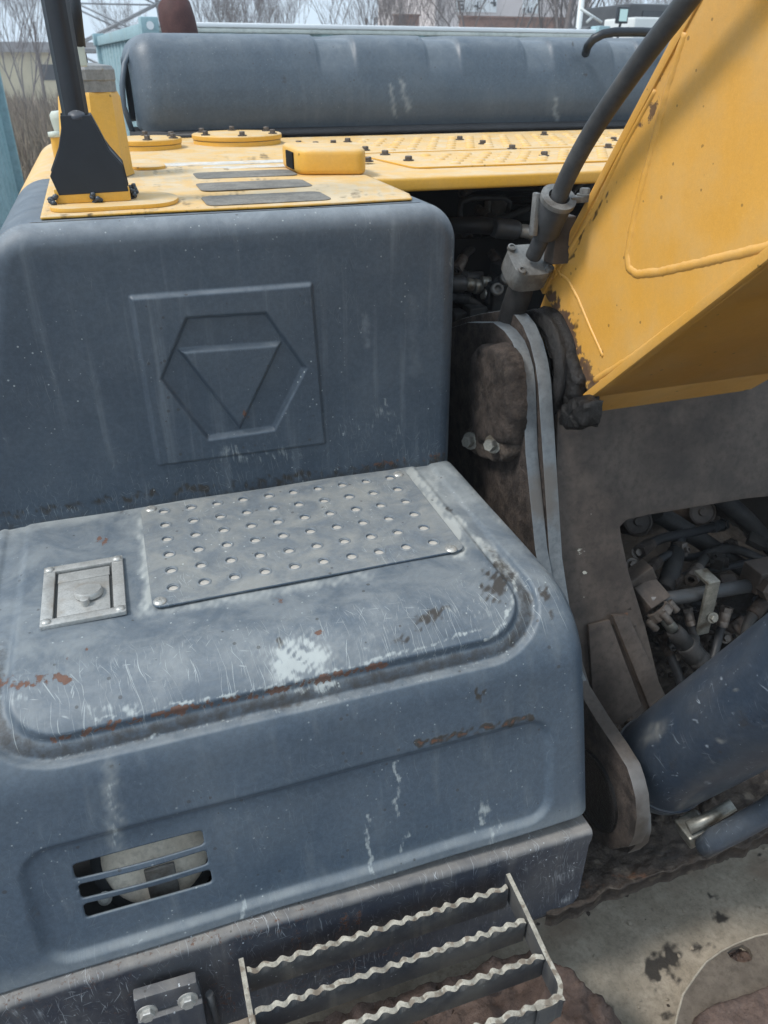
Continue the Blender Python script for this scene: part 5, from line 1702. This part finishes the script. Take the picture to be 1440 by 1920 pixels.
# access step with serrated bars
ST = empty('access_step', (0.23, 0.62, 1.1), parent=EX)
ZS = 1.118
def serrated(x0, x1, y, z, h, th, name):
    n = int((x1 - x0) / 0.0032)
    xs = np.linspace(x0, x1, n)
    ph = random.uniform(0, 6)
    jit = 0.35 * np.sin((xs - x0) * 41 + ph) + 0.25 * np.sin((xs - x0) * 97 + ph)
    tooth = 0.0030 * np.abs(np.sin((xs - x0) * math.pi / 0.025 + ph + jit)) ** 0.8 - 0.0024 + 0.0006 * np.sin(xs * 150 + ph)
    wob = 0.0024 * np.sin((xs - x0) * 2 * math.pi / 0.025 + 2 * ph + 2 * jit) + 0.0008 * np.sin(xs * 210)
    rows = []
    for dy, dz, k in ((-th, -h, 0), (-th, -0.012, 0.0), (-th, 0, 1), (0, 0, 1), (0, -0.012, 0.0), (0, -h, 0), (-th, -h, 0)):
        rows.append(np.stack([xs, y + dy + wob * k, z + dz + tooth * k], -1))
    P_ = np.stack(rows, 1)
    o = grid_mesh(name, P_, M['step_paint'], ST, flip=False)
    o.data.materials.append(M['worn_edge'])
    nf = len(rows) - 1
    for i, f in enumerate(o.data.polygons):
        f.use_smooth = False
        if i % nf == 2:
            f.material_index = 1
    return o
for y in (0.690, 0.629, 0.570, 0.508):
    serrated(0.012, 0.446, y, ZS, 0.050, 0.0085, 'serrated_bar')
def flat_bar(path, h, th, name):
    """upright flat bar following path (x, y) at top z"""
    P_ = [Vector((x, y, z)) for x, y, z in path]
    rows = []
    n = len(P_)
    for i, p in enumerate(P_):
        d = (P_[min(i + 1, n - 1)] - P_[max(i - 1, 0)])
        d.z = 0
        d.normalize()
        nn = Vector((-d.y, d.x, 0)) * th / 2
        rows.append([p + nn, p - nn, p - nn - Vector((0, 0, h)), p + nn - Vector((0, 0, h)), p + nn])
    o = grid_mesh(name, np.array([[list(q) for q in r] for r in rows]), M['step_paint'], ST)
    o.data.materials.append(M['worn_edge'])
    for i, f in enumerate(o.data.polygons):
        f.use_smooth = False
        if i % 4 == 0:
            f.material_index = 1
    return o
arc = [(0.4515 - 0.028 + 0.028 * math.cos(math.radians(a)), 0.528 + 0.028 * math.sin(math.radians(a)), ZS) for a in range(0, -91, -15)]
flat_bar([(0.4560, 0.705, ZS + 0.004), (0.4545, 0.64, ZS + 0.003), (0.4515, 0.56, ZS)] + arc + [(0.40, 0.500, ZS)], 0.050, 0.0075, 'side_bar')
flat_bar([(0.006, 0.706, ZS + 0.004), (0.006, 0.62, ZS + 0.002), (0.007, 0.528, ZS), (0.014, 0.508, ZS), (0.03, 0.500, ZS)], 0.050, 0.0075, 'side_bar')

# ---- undercarriage below: track frame top, curved guard and mud
UC = empty('undercarriage', (0.8, 0.6, 0.3), parent=EX)
n1, n2 = 260, 240
ux = np.linspace(0.0, 2.6, n1)
uy = np.linspace(-0.7, 1.5, n2)
UXg, UYg = np.meshgrid(ux, uy, indexing='ij')
UZ = np.array([[0.60 + 0.010 * mnoise.fractal(Vector((x * 3, y * 3, 7)), 0.8, 2.1, 6) for y in uy] for x in ux])
tf = grid_mesh('track_frame', np.stack([UXg, UYg, UZ], -1), M['track_dirt'], UC, flip=False)
w = Wear(tf)
for a in [('grime', 1245, 1818, 36, 40, 0.9, 10), ('grime', 1252, 1790, 26, 24, 0.85), ('grime', 1320, 1780, 28, 20, 0.6), ('grime', 1215, 1704, 9, 6, 0.75), ('grime', 1340, 1682, 12, 10, 0.75), ('grime', 1352, 1722, 20, 12, 0.75), ('grime', 1330, 1705, 14, 10, 0.5),
          ('grime', 1135, 1890, 18, 16, 0.65), ('grime', 1205, 1880, 12, 10, 0.6), ('grime', 1295, 1685, 8, 6, 0.55), ('grime', 1070, 1810, 30, 16, 0.3), ('grime', 1425, 1605, 8, 6, 0.7), ('grime', 1255, 1905, 20, 14, 0.55), ('grime', 1150, 1730, 12, 10, 0.35), ('rust', 1060, 1880, 60, 40, 0.45)]:
    w.blob(*a)
w.done()
stones(420, (0.62, 0.10, 0.598, 1.75, 0.95, 0.606), M['track_dirt'], 'grit', UC, 0.0015, 0.006)
stones(60, (0.62, 0.10, 0.598, 1.75, 0.95, 0.604), M['mud'], 'mud_crumbs', UC, 0.003, 0.010, 0.5)
# curved guard plate with a hole, lower right
ZG = 0.70
gpts = [at(u, v, z=ZG) for u, v in ((1262, 1960), (1267, 1915), (1271, 1898), (1280, 1865), (1302, 1832), (1323, 1804), (1352, 1783), (1379, 1769), (1416, 1755), (1450, 1748), (1560, 1732), (1700, 1780), (1700, 2050), (1400, 2100))]
hc_ = at(1388, 1805, z=ZG)
hole = []
for (u, v) in ((1362, 1789), (1373, 1781), (1391, 1774), (1404, 1782), (1410, 1794), (1408, 1804), (1393, 1808), (1379, 1805), (1368, 1798)):
    q = at(u, v, z=ZG); hole.append((q.x, q.y))
cg = curve_plate('curved_guard', [(p_.x, p_.y) for p_ in gpts], [hole], ZG, 0.012, M['dirty_steel'], UC, 0.0)
cg.data.materials.clear(); cg.data.materials.append(rough_mat('guard_dust', (0.085, 0.068, 0.052), (0.155, 0.128, 0.10), 12, 0.85, 0.55, 0.004))
LP = [(p_.x, p_.y) for p_ in [at(u, v, z=ZG) for u, v in ((1280, 1960), (1297, 1909), (1320, 1890), (1340, 1880), (1379, 1874), (1420, 1855), (1440, 1847), (1560, 1815), (1640, 1960), (1400, 2060))]]
gxx, gyy = np.meshgrid(np.linspace(0.70, 1.25, 150), np.linspace(0.15, 0.62, 130), indexing='ij')
lsd = poly_sd(gxx, gyy, LP)
fr_ = np.array([[mnoise.fractal(Vector((x * 26, y * 26, 3)), 0.7, 2.1, 7) for y in gyy[0]] for x in gxx[:, 0]])
lsd = lsd + 0.006 * fr_
hz_ = ZG - 0.02 + 0.045 * (1 - sstep(-0.012, 0.006, lsd)) - 0.022 * (1 - sstep(-0.05, -0.02, lsd)) * sstep(-0.055, -0.02, lsd - 0.012) + 0.006 * fr_ * (lsd < 0.0)
hz_ = np.where(lsd > 0.004, 0.56, hz_)
grid_mesh('mud_crust', np.stack([gxx, gyy, hz_], -1), M['red_mud'], UC, flip=False)
hq = at(1388, 1795, z=ZG)
gxx, gyy = np.meshgrid(np.linspace(hq.x - 0.08, hq.x + 0.08, 60), np.linspace(hq.y - 0.06, hq.y + 0.06, 50), indexing='ij')
hz_ = np.array([[ZG - 0.03 + 0.014 * mnoise.fractal(Vector((x * 50, y * 50, 3)), 0.7, 2.1, 6) for y in gyy[0]] for x in gxx[:, 0]])
hz_ = np.where(np.hypot((gxx - hq.x) / 0.055, (gyy - hq.y) / 0.034) > 1, 0.56, hz_)
grid_mesh('hole_mud', np.stack([gxx, gyy, hz_], -1), M['red_mud'], UC, flip=False)
b = MB()
b.tube([at(u, v, z=ZG + 0.006) for u, v in ((1262, 1960), (1267, 1915), (1271, 1898), (1280, 1865), (1302, 1832), (1323, 1804), (1352, 1783), (1379, 1769), (1416, 1755), (1450, 1748), (1560, 1732))], 0.0024, 8)
b.build('guard_edge', M['track_dirt'], UC)
# red-brown mud under the step
mx, my = np.meshgrid(np.linspace(-0.9, 0.78, 200), np.linspace(0.05, 0.74, 110), indexing='ij')
mz = np.array([[0.80 - 0.30 * float(sstep(0.58, 0.74, np.array(x + 0.08 * mnoise.noise(Vector((y * 9, 1, 2)))))) + 0.040 * mnoise.fractal(Vector((x * 11, y * 11, 4)), 0.7, 2.1, 7) for y in my[0]] for x in mx[:, 0]])
mud = grid_mesh('track_mud', np.stack([mx, my, mz], -1), M['red_mud'], UC, flip=False)
# two mud-caked track shoes that show between the bars
for x0, y0, z0 in ((0.05, 0.52, 0.86), (0.12, 0.40, 0.855)):
    b = MB()
    b.box((x0, y0, z0 - 0.02), (x0 + 0.22, y0 + 0.09, z0), 0.006, rot=Matrix.Rotation(0.06, 3, 'Y'))
    b.build('track_shoe', M['red_mud'], UC)
stones(90, (-0.1, 0.30, 0.79, 0.5, 0.70, 0.83), M['red_mud'], 'mud_clods', UC, 0.006, 0.02)

# ================================================================== SURROUNDINGS
b = MB()
b.poly([(-400, -60, 0), (400, -60, 0), (400, 700, 0), (-400, 700, 0)])
g = b.build('ground', M['ground']); g['kind'] = 'structure'

# ---- shipping containers
def container(base, ang, L, W, H, label, name='shipping_container', pitch=0.28, lock=True):
    t = empty(name, base, label, 'container')
    rot = Matrix.Translation(base) @ Matrix.Rotation(ang, 4, 'Z')
    def corr(p0, p1, z0, z1, depth=0.035):
        d = (p1 - p0); n_ = max(2, int(d.length / pitch))
        nrm = Vector((d.y, -d.x, 0)).normalized()
        pts = []
        for k in range(n_):
            a = k / n_
            for f, off in ((0.0, 0), (0.35, 0), (0.5, -depth), (0.85, -depth)):
                pts.append(p0 + d * (a + f / n_) + nrm * off)
        pts.append(p1)
        return np.array([[list(rot @ Vector((q.x, q.y, z))) for z in (z0, z1)] for q in pts])
    for p0, p1, nm in ((Vector((0, 0, 0)), Vector((L, 0, 0)), 'side_panel'), (Vector((0, W, 0)), Vector((0, 0, 0)), 'end_panel'), (Vector((L, 0, 0)), Vector((L, W, 0)), 'end_panel')):
        m_ = MB(); m_.grid(corr(p0, p1, 0.15, H - 0.07), smooth=False); m_.build(nm, M['container'], t)
    def lb(lo, hi, nm, mat, bev=0.01):
        m_ = MB()
        lo, hi = Vector(lo), Vector(hi)
        c = (lo + hi) / 2; s = (hi - lo) / 2
        pts = [rot @ Vector((c.x + sx * s.x, c.y + sy * s.y, lo.z)) for sx, sy in ((-1, -1), (1, -1), (1, 1), (-1, 1))]
        m_.prism(pts, (0, 0, hi.z - lo.z), bev)
        return m_.build(nm, mat, t, 30)
    lb((0.02, 0.02, H - 0.06), (L - 0.02, W - 0.02, H - 0.015), 'roof', M['container_roof'])
    lb((0, -0.03, H - 0.034), (L, 0.04, H), 'roof_edge', M['white_frame'])
    lb((0, -0.022, H - 0.070), (L, 0.04, H - 0.036), 'top_rail', M['container_roof'])
    lb((-0.03, 0, H - 0.10), (0.04, W, H - 0.001), 'top_rail', M['container'])
    lb((0, -0.02, 0), (L, 0.06, 0.16), 'bottom_rail', M['container'])
    for x in (0, L):
        for y in (0, W):
            lb((x - 0.05, y - 0.05, 0), (x + 0.05, y + 0.05, H - 0.101), 'corner_post', M['container'])
            lb((x - 0.07, y - 0.07, H - 0.10), (x + 0.07, y + 0.07, H + 0.03), 'corner_casting', M['container'])
            m_ = MB()
            m_.lathe([(0.0, 0.0), (0.030, 0.0), (0.030, 0.002), (0, 0.002)], rot @ Vector((x, y - 0.0712, H - 0.03)), rot.to_3x3() @ Vector((0, -1, 0)), 14, False)
            m_.build('casting_hole', M['white_frame'], t)
    return t
C0 = at(278, 40, z=2.6)
C1 = at(1182, 52, z=2.6)
ang = math.radians(4.5)
container(Vector((C0.x, C0.y, 0)), ang, (C1 - C0).length, 4.2, 2.6, 'pale blue corrugated container standing behind the engine hood')
# nearer container at the left edge: only its right-hand end shows
E0 = at(-2, 205, y=6.0)
container(Vector((E0.x - 0.20 - 6.05, 5.9, 0)), 0.0, 6.05, 2.44, 2.62, 'pale blue container cut by the left edge, beside the reeds')

# ---- reeds: dry stalks, one mass
nre = NT('dry_reed')
oi = nre.attr('shade')
cre = nre.mix(oi, (0.13, 0.098, 0.082), (0.36, 0.30, 0.22))
M['reed'] = nre.finish(cre, 0.9, None, 0, 0.2)
V_, F_, SH = [], [], []
def stalk(x, y, h, wd, sh):
    i0 = len(V_)
    a = random.uniform(0, 3.14)
    dx, dy = math.cos(a) * wd, math.sin(a) * wd
    lx, ly = random.gauss(0, 0.13) * h, random.gauss(0, 0.13) * h
    V_.extend([(x - dx, y - dy, 0), (x + dx, y + dy, 0), (x + dx * .8 + lx * .4, y + dy * .8 + ly * .4, h * .6), (x - dx * .8 + lx * .4, y - dy * .8 + ly * .4, h * .6), (x + lx, y + ly, h)])
    F_.extend([(i0, i0 + 1, i0 + 2, i0 + 3), (i0 + 3, i0 + 2, i0 + 4)])
    SH.extend([sh] * 5)
    if random.random() < 0.35:
        j = len(V_)
        z = h * random.uniform(.35, .8)
        bx, by = x + lx * z / h * .8, y + ly * z / h * .8
        ex, ey = bx + random.gauss(0, .2), by + random.gauss(0, .2)
        V_.extend([(bx, by, z), (bx + dx * 1.5, by + dy * 1.5, z), (ex, ey, z + random.uniform(-.2, .25))])
        F_.append((j, j + 1, j + 2))
        SH.extend([min(1, sh + .15)] * 3)
for _ in range(26000):
    y = 8.5 + 26 * random.random() ** 1.5
    x = random.uniform(-0.36 * y - 0.3, 0.10 * y + 0.2)
    if 5.5 < y < 11.9 and x > 0.0:
        continue
    clump = mnoise.noise(Vector((x * .5, y * .5, 0)))
    h = 1.25 + 0.5 * clump + random.uniform(-.35, .3)
    if y > 18:
        h += 0.2
    stalk(x, y, max(.35, h), random.uniform(.004, .011) * (1 + y / 20), min(1, max(0, random.gauss(0.42 + .4 * clump, .25))))
me = bpy.data.meshes.new('reed_field')
me.from_pydata(V_, [], F_)
a_ = me.attributes.new('shade', 'FLOAT', 'POINT')
a_.data.foreach_set('value', np.array(SH, np.float32))
rd = link('reed_field', me, M['reed'])
tag(rd, 'dry brown reeds and brush filling the waste ground', 'reeds', None, 'stuff')

# ---- wire fence in front of the reeds
FE = empty('wire_fence', (-0.9, 8.0, 0), 'thin wire fence on slim posts in front of the dry reeds', 'fence')
for k in range(5):
    x = -2.4 + k * 0.62
    MB().tube([(x, 8.2, 0), (x, 8.2, 1.35)], 0.014, 6).build('fence_post', M['pylon'], FE)
for z in (0.55, 0.95, 1.28):
    MB().tube([(-2.6, 8.2, z), (-1.3, 8.2, z - .015), (0.3, 8.2, z)], 0.005, 5).build('fence_wire', M['pylon'], FE)

# ---- bare trees
def tree_meshes(seed, H, multi=1, spread=0.35, levels=4):
    r = random.Random(seed)
    tb, cb_ = MB(), MB()
    def grow(p, d, L, rad, lev):
        n = 4
        path, rads = [p], [rad]
        q, dd = p.copy(), d.copy()
        for k in range(n):
            dd = (dd + Vector((r.gauss(0, .09), r.gauss(0, .09), .05))).normalized()
            q = q + dd * L / n
            path.append(q.copy()); rads.append(rad * (1 - .16 * (k + 1)))
        (tb if lev == 0 else cb_).tube(path, rads, 6 if lev == 0 else (4 if lev < 2 else 3), caps=False)
        if lev >= levels:
            return
        nb = 5 if lev == 0 else r.choice((3, 4, 4))
        for k in range(nb):
            t = r.uniform(.3, 1.0)
            i = min(n - 1, int(t * n))
            base = path[i].lerp(path[i + 1], t * n - i if t < 1 else 1)
            ax_ = Vector((r.gauss(0, 1), r.gauss(0, 1), r.uniform(-.1, .5))).normalized()
            nd = (dd * (1 - spread) + ax_ * spread * 1.5 + Vector((0, 0, .25))).normalized()
            grow(base, nd, L * r.uniform(.5, .72), max(.006, rads[i] * .5), lev + 1)
    for m_ in range(multi):
        d = Vector((r.gauss(0, .16 if multi > 1 else .04), r.gauss(0, .16 if multi > 1 else .04), 1)).normalized()
        grow(Vector((r.gauss(0, .15) * (multi > 1), r.gauss(0, .15) * (multi > 1), 0)), d, H * .5, H * .012 / (multi ** .5), 0)
    out_ = []
    for nm, x in (('trunk', tb), ('crown', cb_)):
        me_ = bpy.data.meshes.new(nm)
        x.bm.to_mesh(me_); x.bm.free()
        me_.materials.append(M['bark'])
        me_.polygons.foreach_set('use_smooth', [True] * len(me_.polygons))
        out_.append(me_)
    return out_
KIND = [tree_meshes(1, 9, 1), tree_meshes(2, 8, 4, .3), tree_meshes(3, 10, 2, .4), tree_meshes(4, 9, 5, .28)]
TREES = [  # photo column, distance, kind, scale, label
    (30, 46, 1, 1.05, 'bare many stemmed tree rising over the bridge at far left'),
    (75, 40, 0, 0.85, 'slim bare tree just left of the black post'),
    (5, 60, 2, 1.0, 'pale bare tree cut by the left edge above the bridge'),
    (240, 60, 3, 0.8, 'low bare shrubby tree at the foot of the lattice pylon'),
    (405, 34, 1, 0.80, 'bare tree with fanned stems, first right of the rusty exhaust'),
    (455, 40, 3, 0.90, 'bare multi stemmed tree, second right of the rusty exhaust'),
    (525, 36, 1, 0.85, 'bare fan shaped tree over the middle of the container roof'),
    (640, 44, 2, 0.9, 'bare forked tree left of the brick wall end'),
    (690, 32, 0, 0.85, 'dark bare tree with straight trunk beside the brick wall end'),
    (722, 30, 3, 0.85, 'dark bare tree over the brick wall end'),
    (800, 34, 1, 0.9, 'bare tree at the left corner of the pale building'),
    (915, 24, 2, 0.8, 'bare tree with slanting branches in front of the pale building'),
    (1040, 22, 0, 1.25, 'thick trunked bare tree at the right end of the pale building'),
    (1062, 23, 3, 1.1, 'bare tree of close grey stems beside the white post'),
    (1120, 30, 2, 1.0, 'bare tree behind the scrap heap'),
    (1215, 34, 1, 1.0, 'bare tree behind the dark truck'),
]
for i, (u, dist, k, s_, lab) in enumerate(TREES):
    p = at(u, 120, y=dist)
    t = empty('bare_tree', (p.x, dist, 0), lab, 'tree', 'bare trees behind the machine')
    t.rotation_euler.z = i * 1.3
    t.scale = (s_, s_, s_)
    for me_ in KIND[k]:
        o = bpy.data.objects.new(me_.name, me_)
        COL.objects.link(o)
        o.parent = t

# ---- lattice pylon
PYL = empty('lattice_pylon', (at(228, 110, y=60).x, 60, 0), 'grey steel lattice pylon behind the container corner', 'pylon')
px_, py_ = PYL.location.x, 60
b = MB()
def leg(sx, sy, t):
    hw_ = 3.4 * (1 - t) + 1.2 * t
    return Vector((px_ + sx * hw_, py_ + sy * hw_, 26 * t))
for sx in (-1, 1):
    for sy in (-1, 1):
        MB().tube([leg(sx, sy, 0), leg(sx, sy, 1)], 0.13, 4).build('pylon_leg', M['pylon'], PYL)
lv = [0, .12, .22, .31, .39, .47, .55, .63, .72, .82, .92, 1]
for a, c in zip(lv[:-1], lv[1:]):
    for (s1x, s1y), (s2x, s2y) in (((-1, -1), (1, -1)), ((1, -1), (1, 1)), ((1, 1), (-1, 1)), ((-1, 1), (-1, -1))):
        b.tube([leg(s1x, s1y, a), leg(s2x, s2y, c)], 0.055, 4)
        b.tube([leg(s2x, s2y, a), leg(s1x, s1y, c)], 0.055, 4)
        b.tube([leg(s1x, s1y, c), leg(s2x, s2y, c)], 0.05, 4)
b.build('pylon_bracing', M['pylon'], PYL)
PW = empty('power_line', (px_, 60, 20), 'faint overhead wires leaving the lattice pylon', 'wire')
for k, z in enumerate((8.2, 9.2, 10.4)):
    pts = [(px_ + 1.5 + 60 * t, 60 + 14 * t, z - 6 * t * (1 - t) + 1.5 * t) for t in np.linspace(0, 1, 12)]
    MB().tube(pts, 0.022, 4).build('wire', M['pylon'], PW)

# ---- elevated road at far left
BRG = empty('road_bridge', (-25, 80, 0), 'grey elevated road crossing behind the trees at far left', 'bridge')
z0 = at(30, 103, y=80).z
z1 = at(30, 82, y=80).z
b = MB(); b.box((-70, 78, z0 + 0.2), (12, 88, z1 - 0.4)); b.build('bridge_deck', M['bridge'], BRG)
b = MB(); b.box((-70, 77.8, z1 - 0.4), (12, 78, z1 + 0.1)); b.build('bridge_parapet', M['bridge'], BRG)
for x in (-40, -26, -12, 2):
    MB().lathe([(0.7, 0), (0.7, z0 + 0.2)], (x, 83, 0), (0, 0, 1), 14).build('pier', M['bridge'], BRG)
HS = empty('farm_shed', (-6, 55, 0), 'low cream shed with a dark window behind the reeds', 'shed')
b = MB(); b.box((-16, 55, 0), (-0.8, 60, 2.9)); b.build('shed_wall', M['wall_cream'], HS)
b = MB(); b.box((-16.3, 54.6, 2.9), (-0.5, 60.4, 3.05)); b.build('shed_roof', M['bridge'], HS)
for x in (-9.5, -6.0, -2.6):
    b = MB(); b.box((x, 54.96, 1.5), (x + 1.1, 54.995, 2.3)); b.build('shed_window', M['dark_glass'], HS)

# ---- pale building with windows, brick wall
BD = 42.0
pl, pr, = at(815, 40, y=BD), at(1075, 40, y=BD)
BU = empty('pale_building', (pl.x, BD, 0), 'pale rendered building with white framed windows behind the bare trees', 'building')
b = MB(); b.box((pl.x, BD, 0), (pr.x + 1.0, BD + 9, 9.0)); b.build('building_wall', M['wall_pale'], BU)
b = MB(); b.box((pl.x - 0.2, BD - 0.2, 9.0), (pr.x + 1.2, BD + 9.2, 9.4)); b.build('roof', M['bridge'], BU)
def wpan(u0, u1, v0, v1, name, mat, yo, parent=BU):
    a, c = at(u0, v1, y=BD), at(u1, v0, y=BD)
    b = MB(); b.box((a.x, BD - yo - 0.03, a.z), (c.x, BD - yo, c.z))
    return b.build(name, mat, parent)
f1 = wpan(853, 932, -14, 22, 'window_band', M['white_frame'], 0.02)
f2 = wpan(978, 1012, -10, 25, 'window_band', M['white_frame'], 0.02)
for (u0, u1, v0, v1) in ((858, 861, 2, 19), (858, 868, 1, 4), (858, 868, 8, 11), (858, 869, 16, 19), (866, 869, 9, 18), (893, 896, 3, 20), (888, 894, 10, 13), (895, 899, 14, 17), (919, 929, 4, 7), (924, 929, 7, 12), (924, 927, -4, 5)):
    wpan(u0, u1, v0, v1, 'mullion', M['dark_glass'], 0.055, f1)
for (u0, u1, v0, v1) in ((980, 983, 15, 24), (988, 991, 14, 24), (991, 996, 22, 24), (994, 996, 14, 24), (999, 1003, 16, 18), (1000, 1002, 13, 22)):
    wpan(u0, u1, v0, v1, 'mullion', M['dark_glass'], 0.055, f2)
def brickwall(u0, u1, vt, dist, label, th=0.24):
    a, c = at(u0, vt, y=dist), at(u1, vt, y=dist)
    t = empty('brick_wall', (a.x, dist, 0), label, 'wall')
    t['kind'] = 'thing'
    H = a.z
    b = MB(); b.box((a.x, dist, 0), (c.x, dist + th, H - 0.06)); b.build('wall_body', M['brick'], t)
    b = MB(); b.box((a.x - 0.04, dist - 0.05, H - 0.06), (c.x + 0.04, dist + th + 0.05, H)); b.build('coping', M['brick'], t)
brickwall(866, 1060, 29, 30, 'long low red brown brick wall in front of the pale building')
brickwall(742, 786, 26, 34, 'short piece of brown brick wall left of the pale building')

# ---- white post, scrap heap, dark truck with a mirror
p = at(1084, 60, y=14)
WP = empty('white_post', (p.x, 14, 0), 'slim white post standing beyond the container', 'post')
b = MB(); b.tube([(p.x, 14, 0), (p.x, 14, 4.2)], 0.05, 10); b.build('post_shaft', M['post_white'], WP)
b = MB(); b.tube([(p.x - .3, 14, 0.02), (p.x, 14, 0.02)], 0.05, 8); b.build('post_foot', M['post_white'], WP)
p = at(1115, 48, y=13)
SC = empty('scrap_heap', (p.x, 13, 0), 'heap of dark scrap and pale bars beyond the container', 'scrap heap')
for k in range(16):
    b = MB()
    c = Vector((p.x + random.uniform(-.35, .45), 13 + random.uniform(-.2, .6), 2.45 + random.uniform(-.15, .36)))
    b.box(c - Vector((random.uniform(.08, .2), .12, random.uniform(.05, .09))), c + Vector((random.uniform(.08, .2), .12, random.uniform(.05, .09))), 0.02, rot=Matrix.Rotation(random.uniform(-.6, .6), 3, 'Y'))
    b.build('scrap_piece', M['truck_dark'] if k % 3 else M['bridge'], SC)
b = MB(); b.box((p.x - .5, 12.9, 0), (p.x + .6, 13.9, 2.36), 0.05); b.build('scrap_pile', M['truck_dark'], SC)
for a, c in (((1088, 16), (1128, 42)), ((1112, 30), (1100, 42))):
    q0, q1 = at(*a, y=12.7), at(*c, y=12.7)
    MB().tube([q0, q1], 0.022, 6).build('pale_bar', M['post_white'], SC)
ta, tb_ = at(1178, 30, y=15.5), at(1330, 30, y=15.5)
TRK = empty('dark_truck', (ta.x, 15.5, 0), 'dark parked truck with a framed mirror behind the grab rail', 'truck')
b = MB()
z_ = at(1200, 6, y=15.5).z
b.box((ta.x, 15.5, 0.9), (tb_.x - .7, 17.6, z_), 0.08)
b.build('truck_cab', M['truck_dark'], TRK, 40)
b = MB()
b.box((tb_.x - .65, 15.6, 1.0), (tb_.x + 3, 17.5, z_ - 0.35), 0.05)
b.build('truck_body', M['truck_dark'], TRK)
b = MB()
b.box((ta.x + .3, 15.47, z_ - 0.30), (ta.x + 1.0, 15.5, z_ - 0.12), 0.01)
b.build('truck_window', M['dark_glass'], TRK)
for x in (ta.x + .4, tb_.x + .6, tb_.x + 2):
    b = MB(); b.lathe([(0, 0), (0.3, 0), (0.48, .02), (0.5, .06), (0.5, .24), (0, .26)], (x, 15.45, 0.5), (0, 1, 0), 24); b.build('wheel', M['rubber'], TRK)
q0, q1 = at(1156, 44, y=12.2), at(1181, 13, y=12.2)
mf = MB()
mf.box((q0.x, 12.2, q0.z), (q1.x, 12.26, q1.z), 0.012)
mfo = mf.build('mirror_housing', M['black'], TRK, 30)
b = MB(); b.box((q0.x + .03, 12.19, q0.z + .03), (q1.x - .03, 12.199, q1.z - .03)); b.build('mirror', M['mirror_glass'], mfo)
b = MB(); b.tube([((q0.x + q1.x) / 2, 12.25, q0.z), ((q0.x + q1.x) / 2, 12.4, 1.7), (ta.x + .3, 15.5, 1.6)], 0.02, 8); b.build('mirror_arm', M['black'], TRK)
b = MB(); b.box((at(1190, 40, y=14).x, 14, 2.45), (at(1330, 40, y=14).x, 15, at(1260, 33, y=14).z), 0.03); b.build('load_rail', M['post_white'], TRK)

# ---- pale air over the yard
hz = MB()
hz.box((-120, -3, -1), (120, 130, 27))
hzo = hz.build('haze', None)
hzo['kind'] = 'stuff'
hm = bpy.data.materials.new('haze')
hm.use_nodes = True
hm.node_tree.nodes.clear()
ho_ = hm.node_tree.nodes.new('ShaderNodeOutputMaterial')
hv = hm.node_tree.nodes.new('ShaderNodeVolumePrincipled')
hv.inputs['Color'].default_value = (0.86, 0.90, 0.96, 1)
hv.inputs['Density'].default_value = 0.0035
hm.node_tree.links.new(hv.outputs[0], ho_.inputs['Volume'])
hzo.data.materials.append(hm)
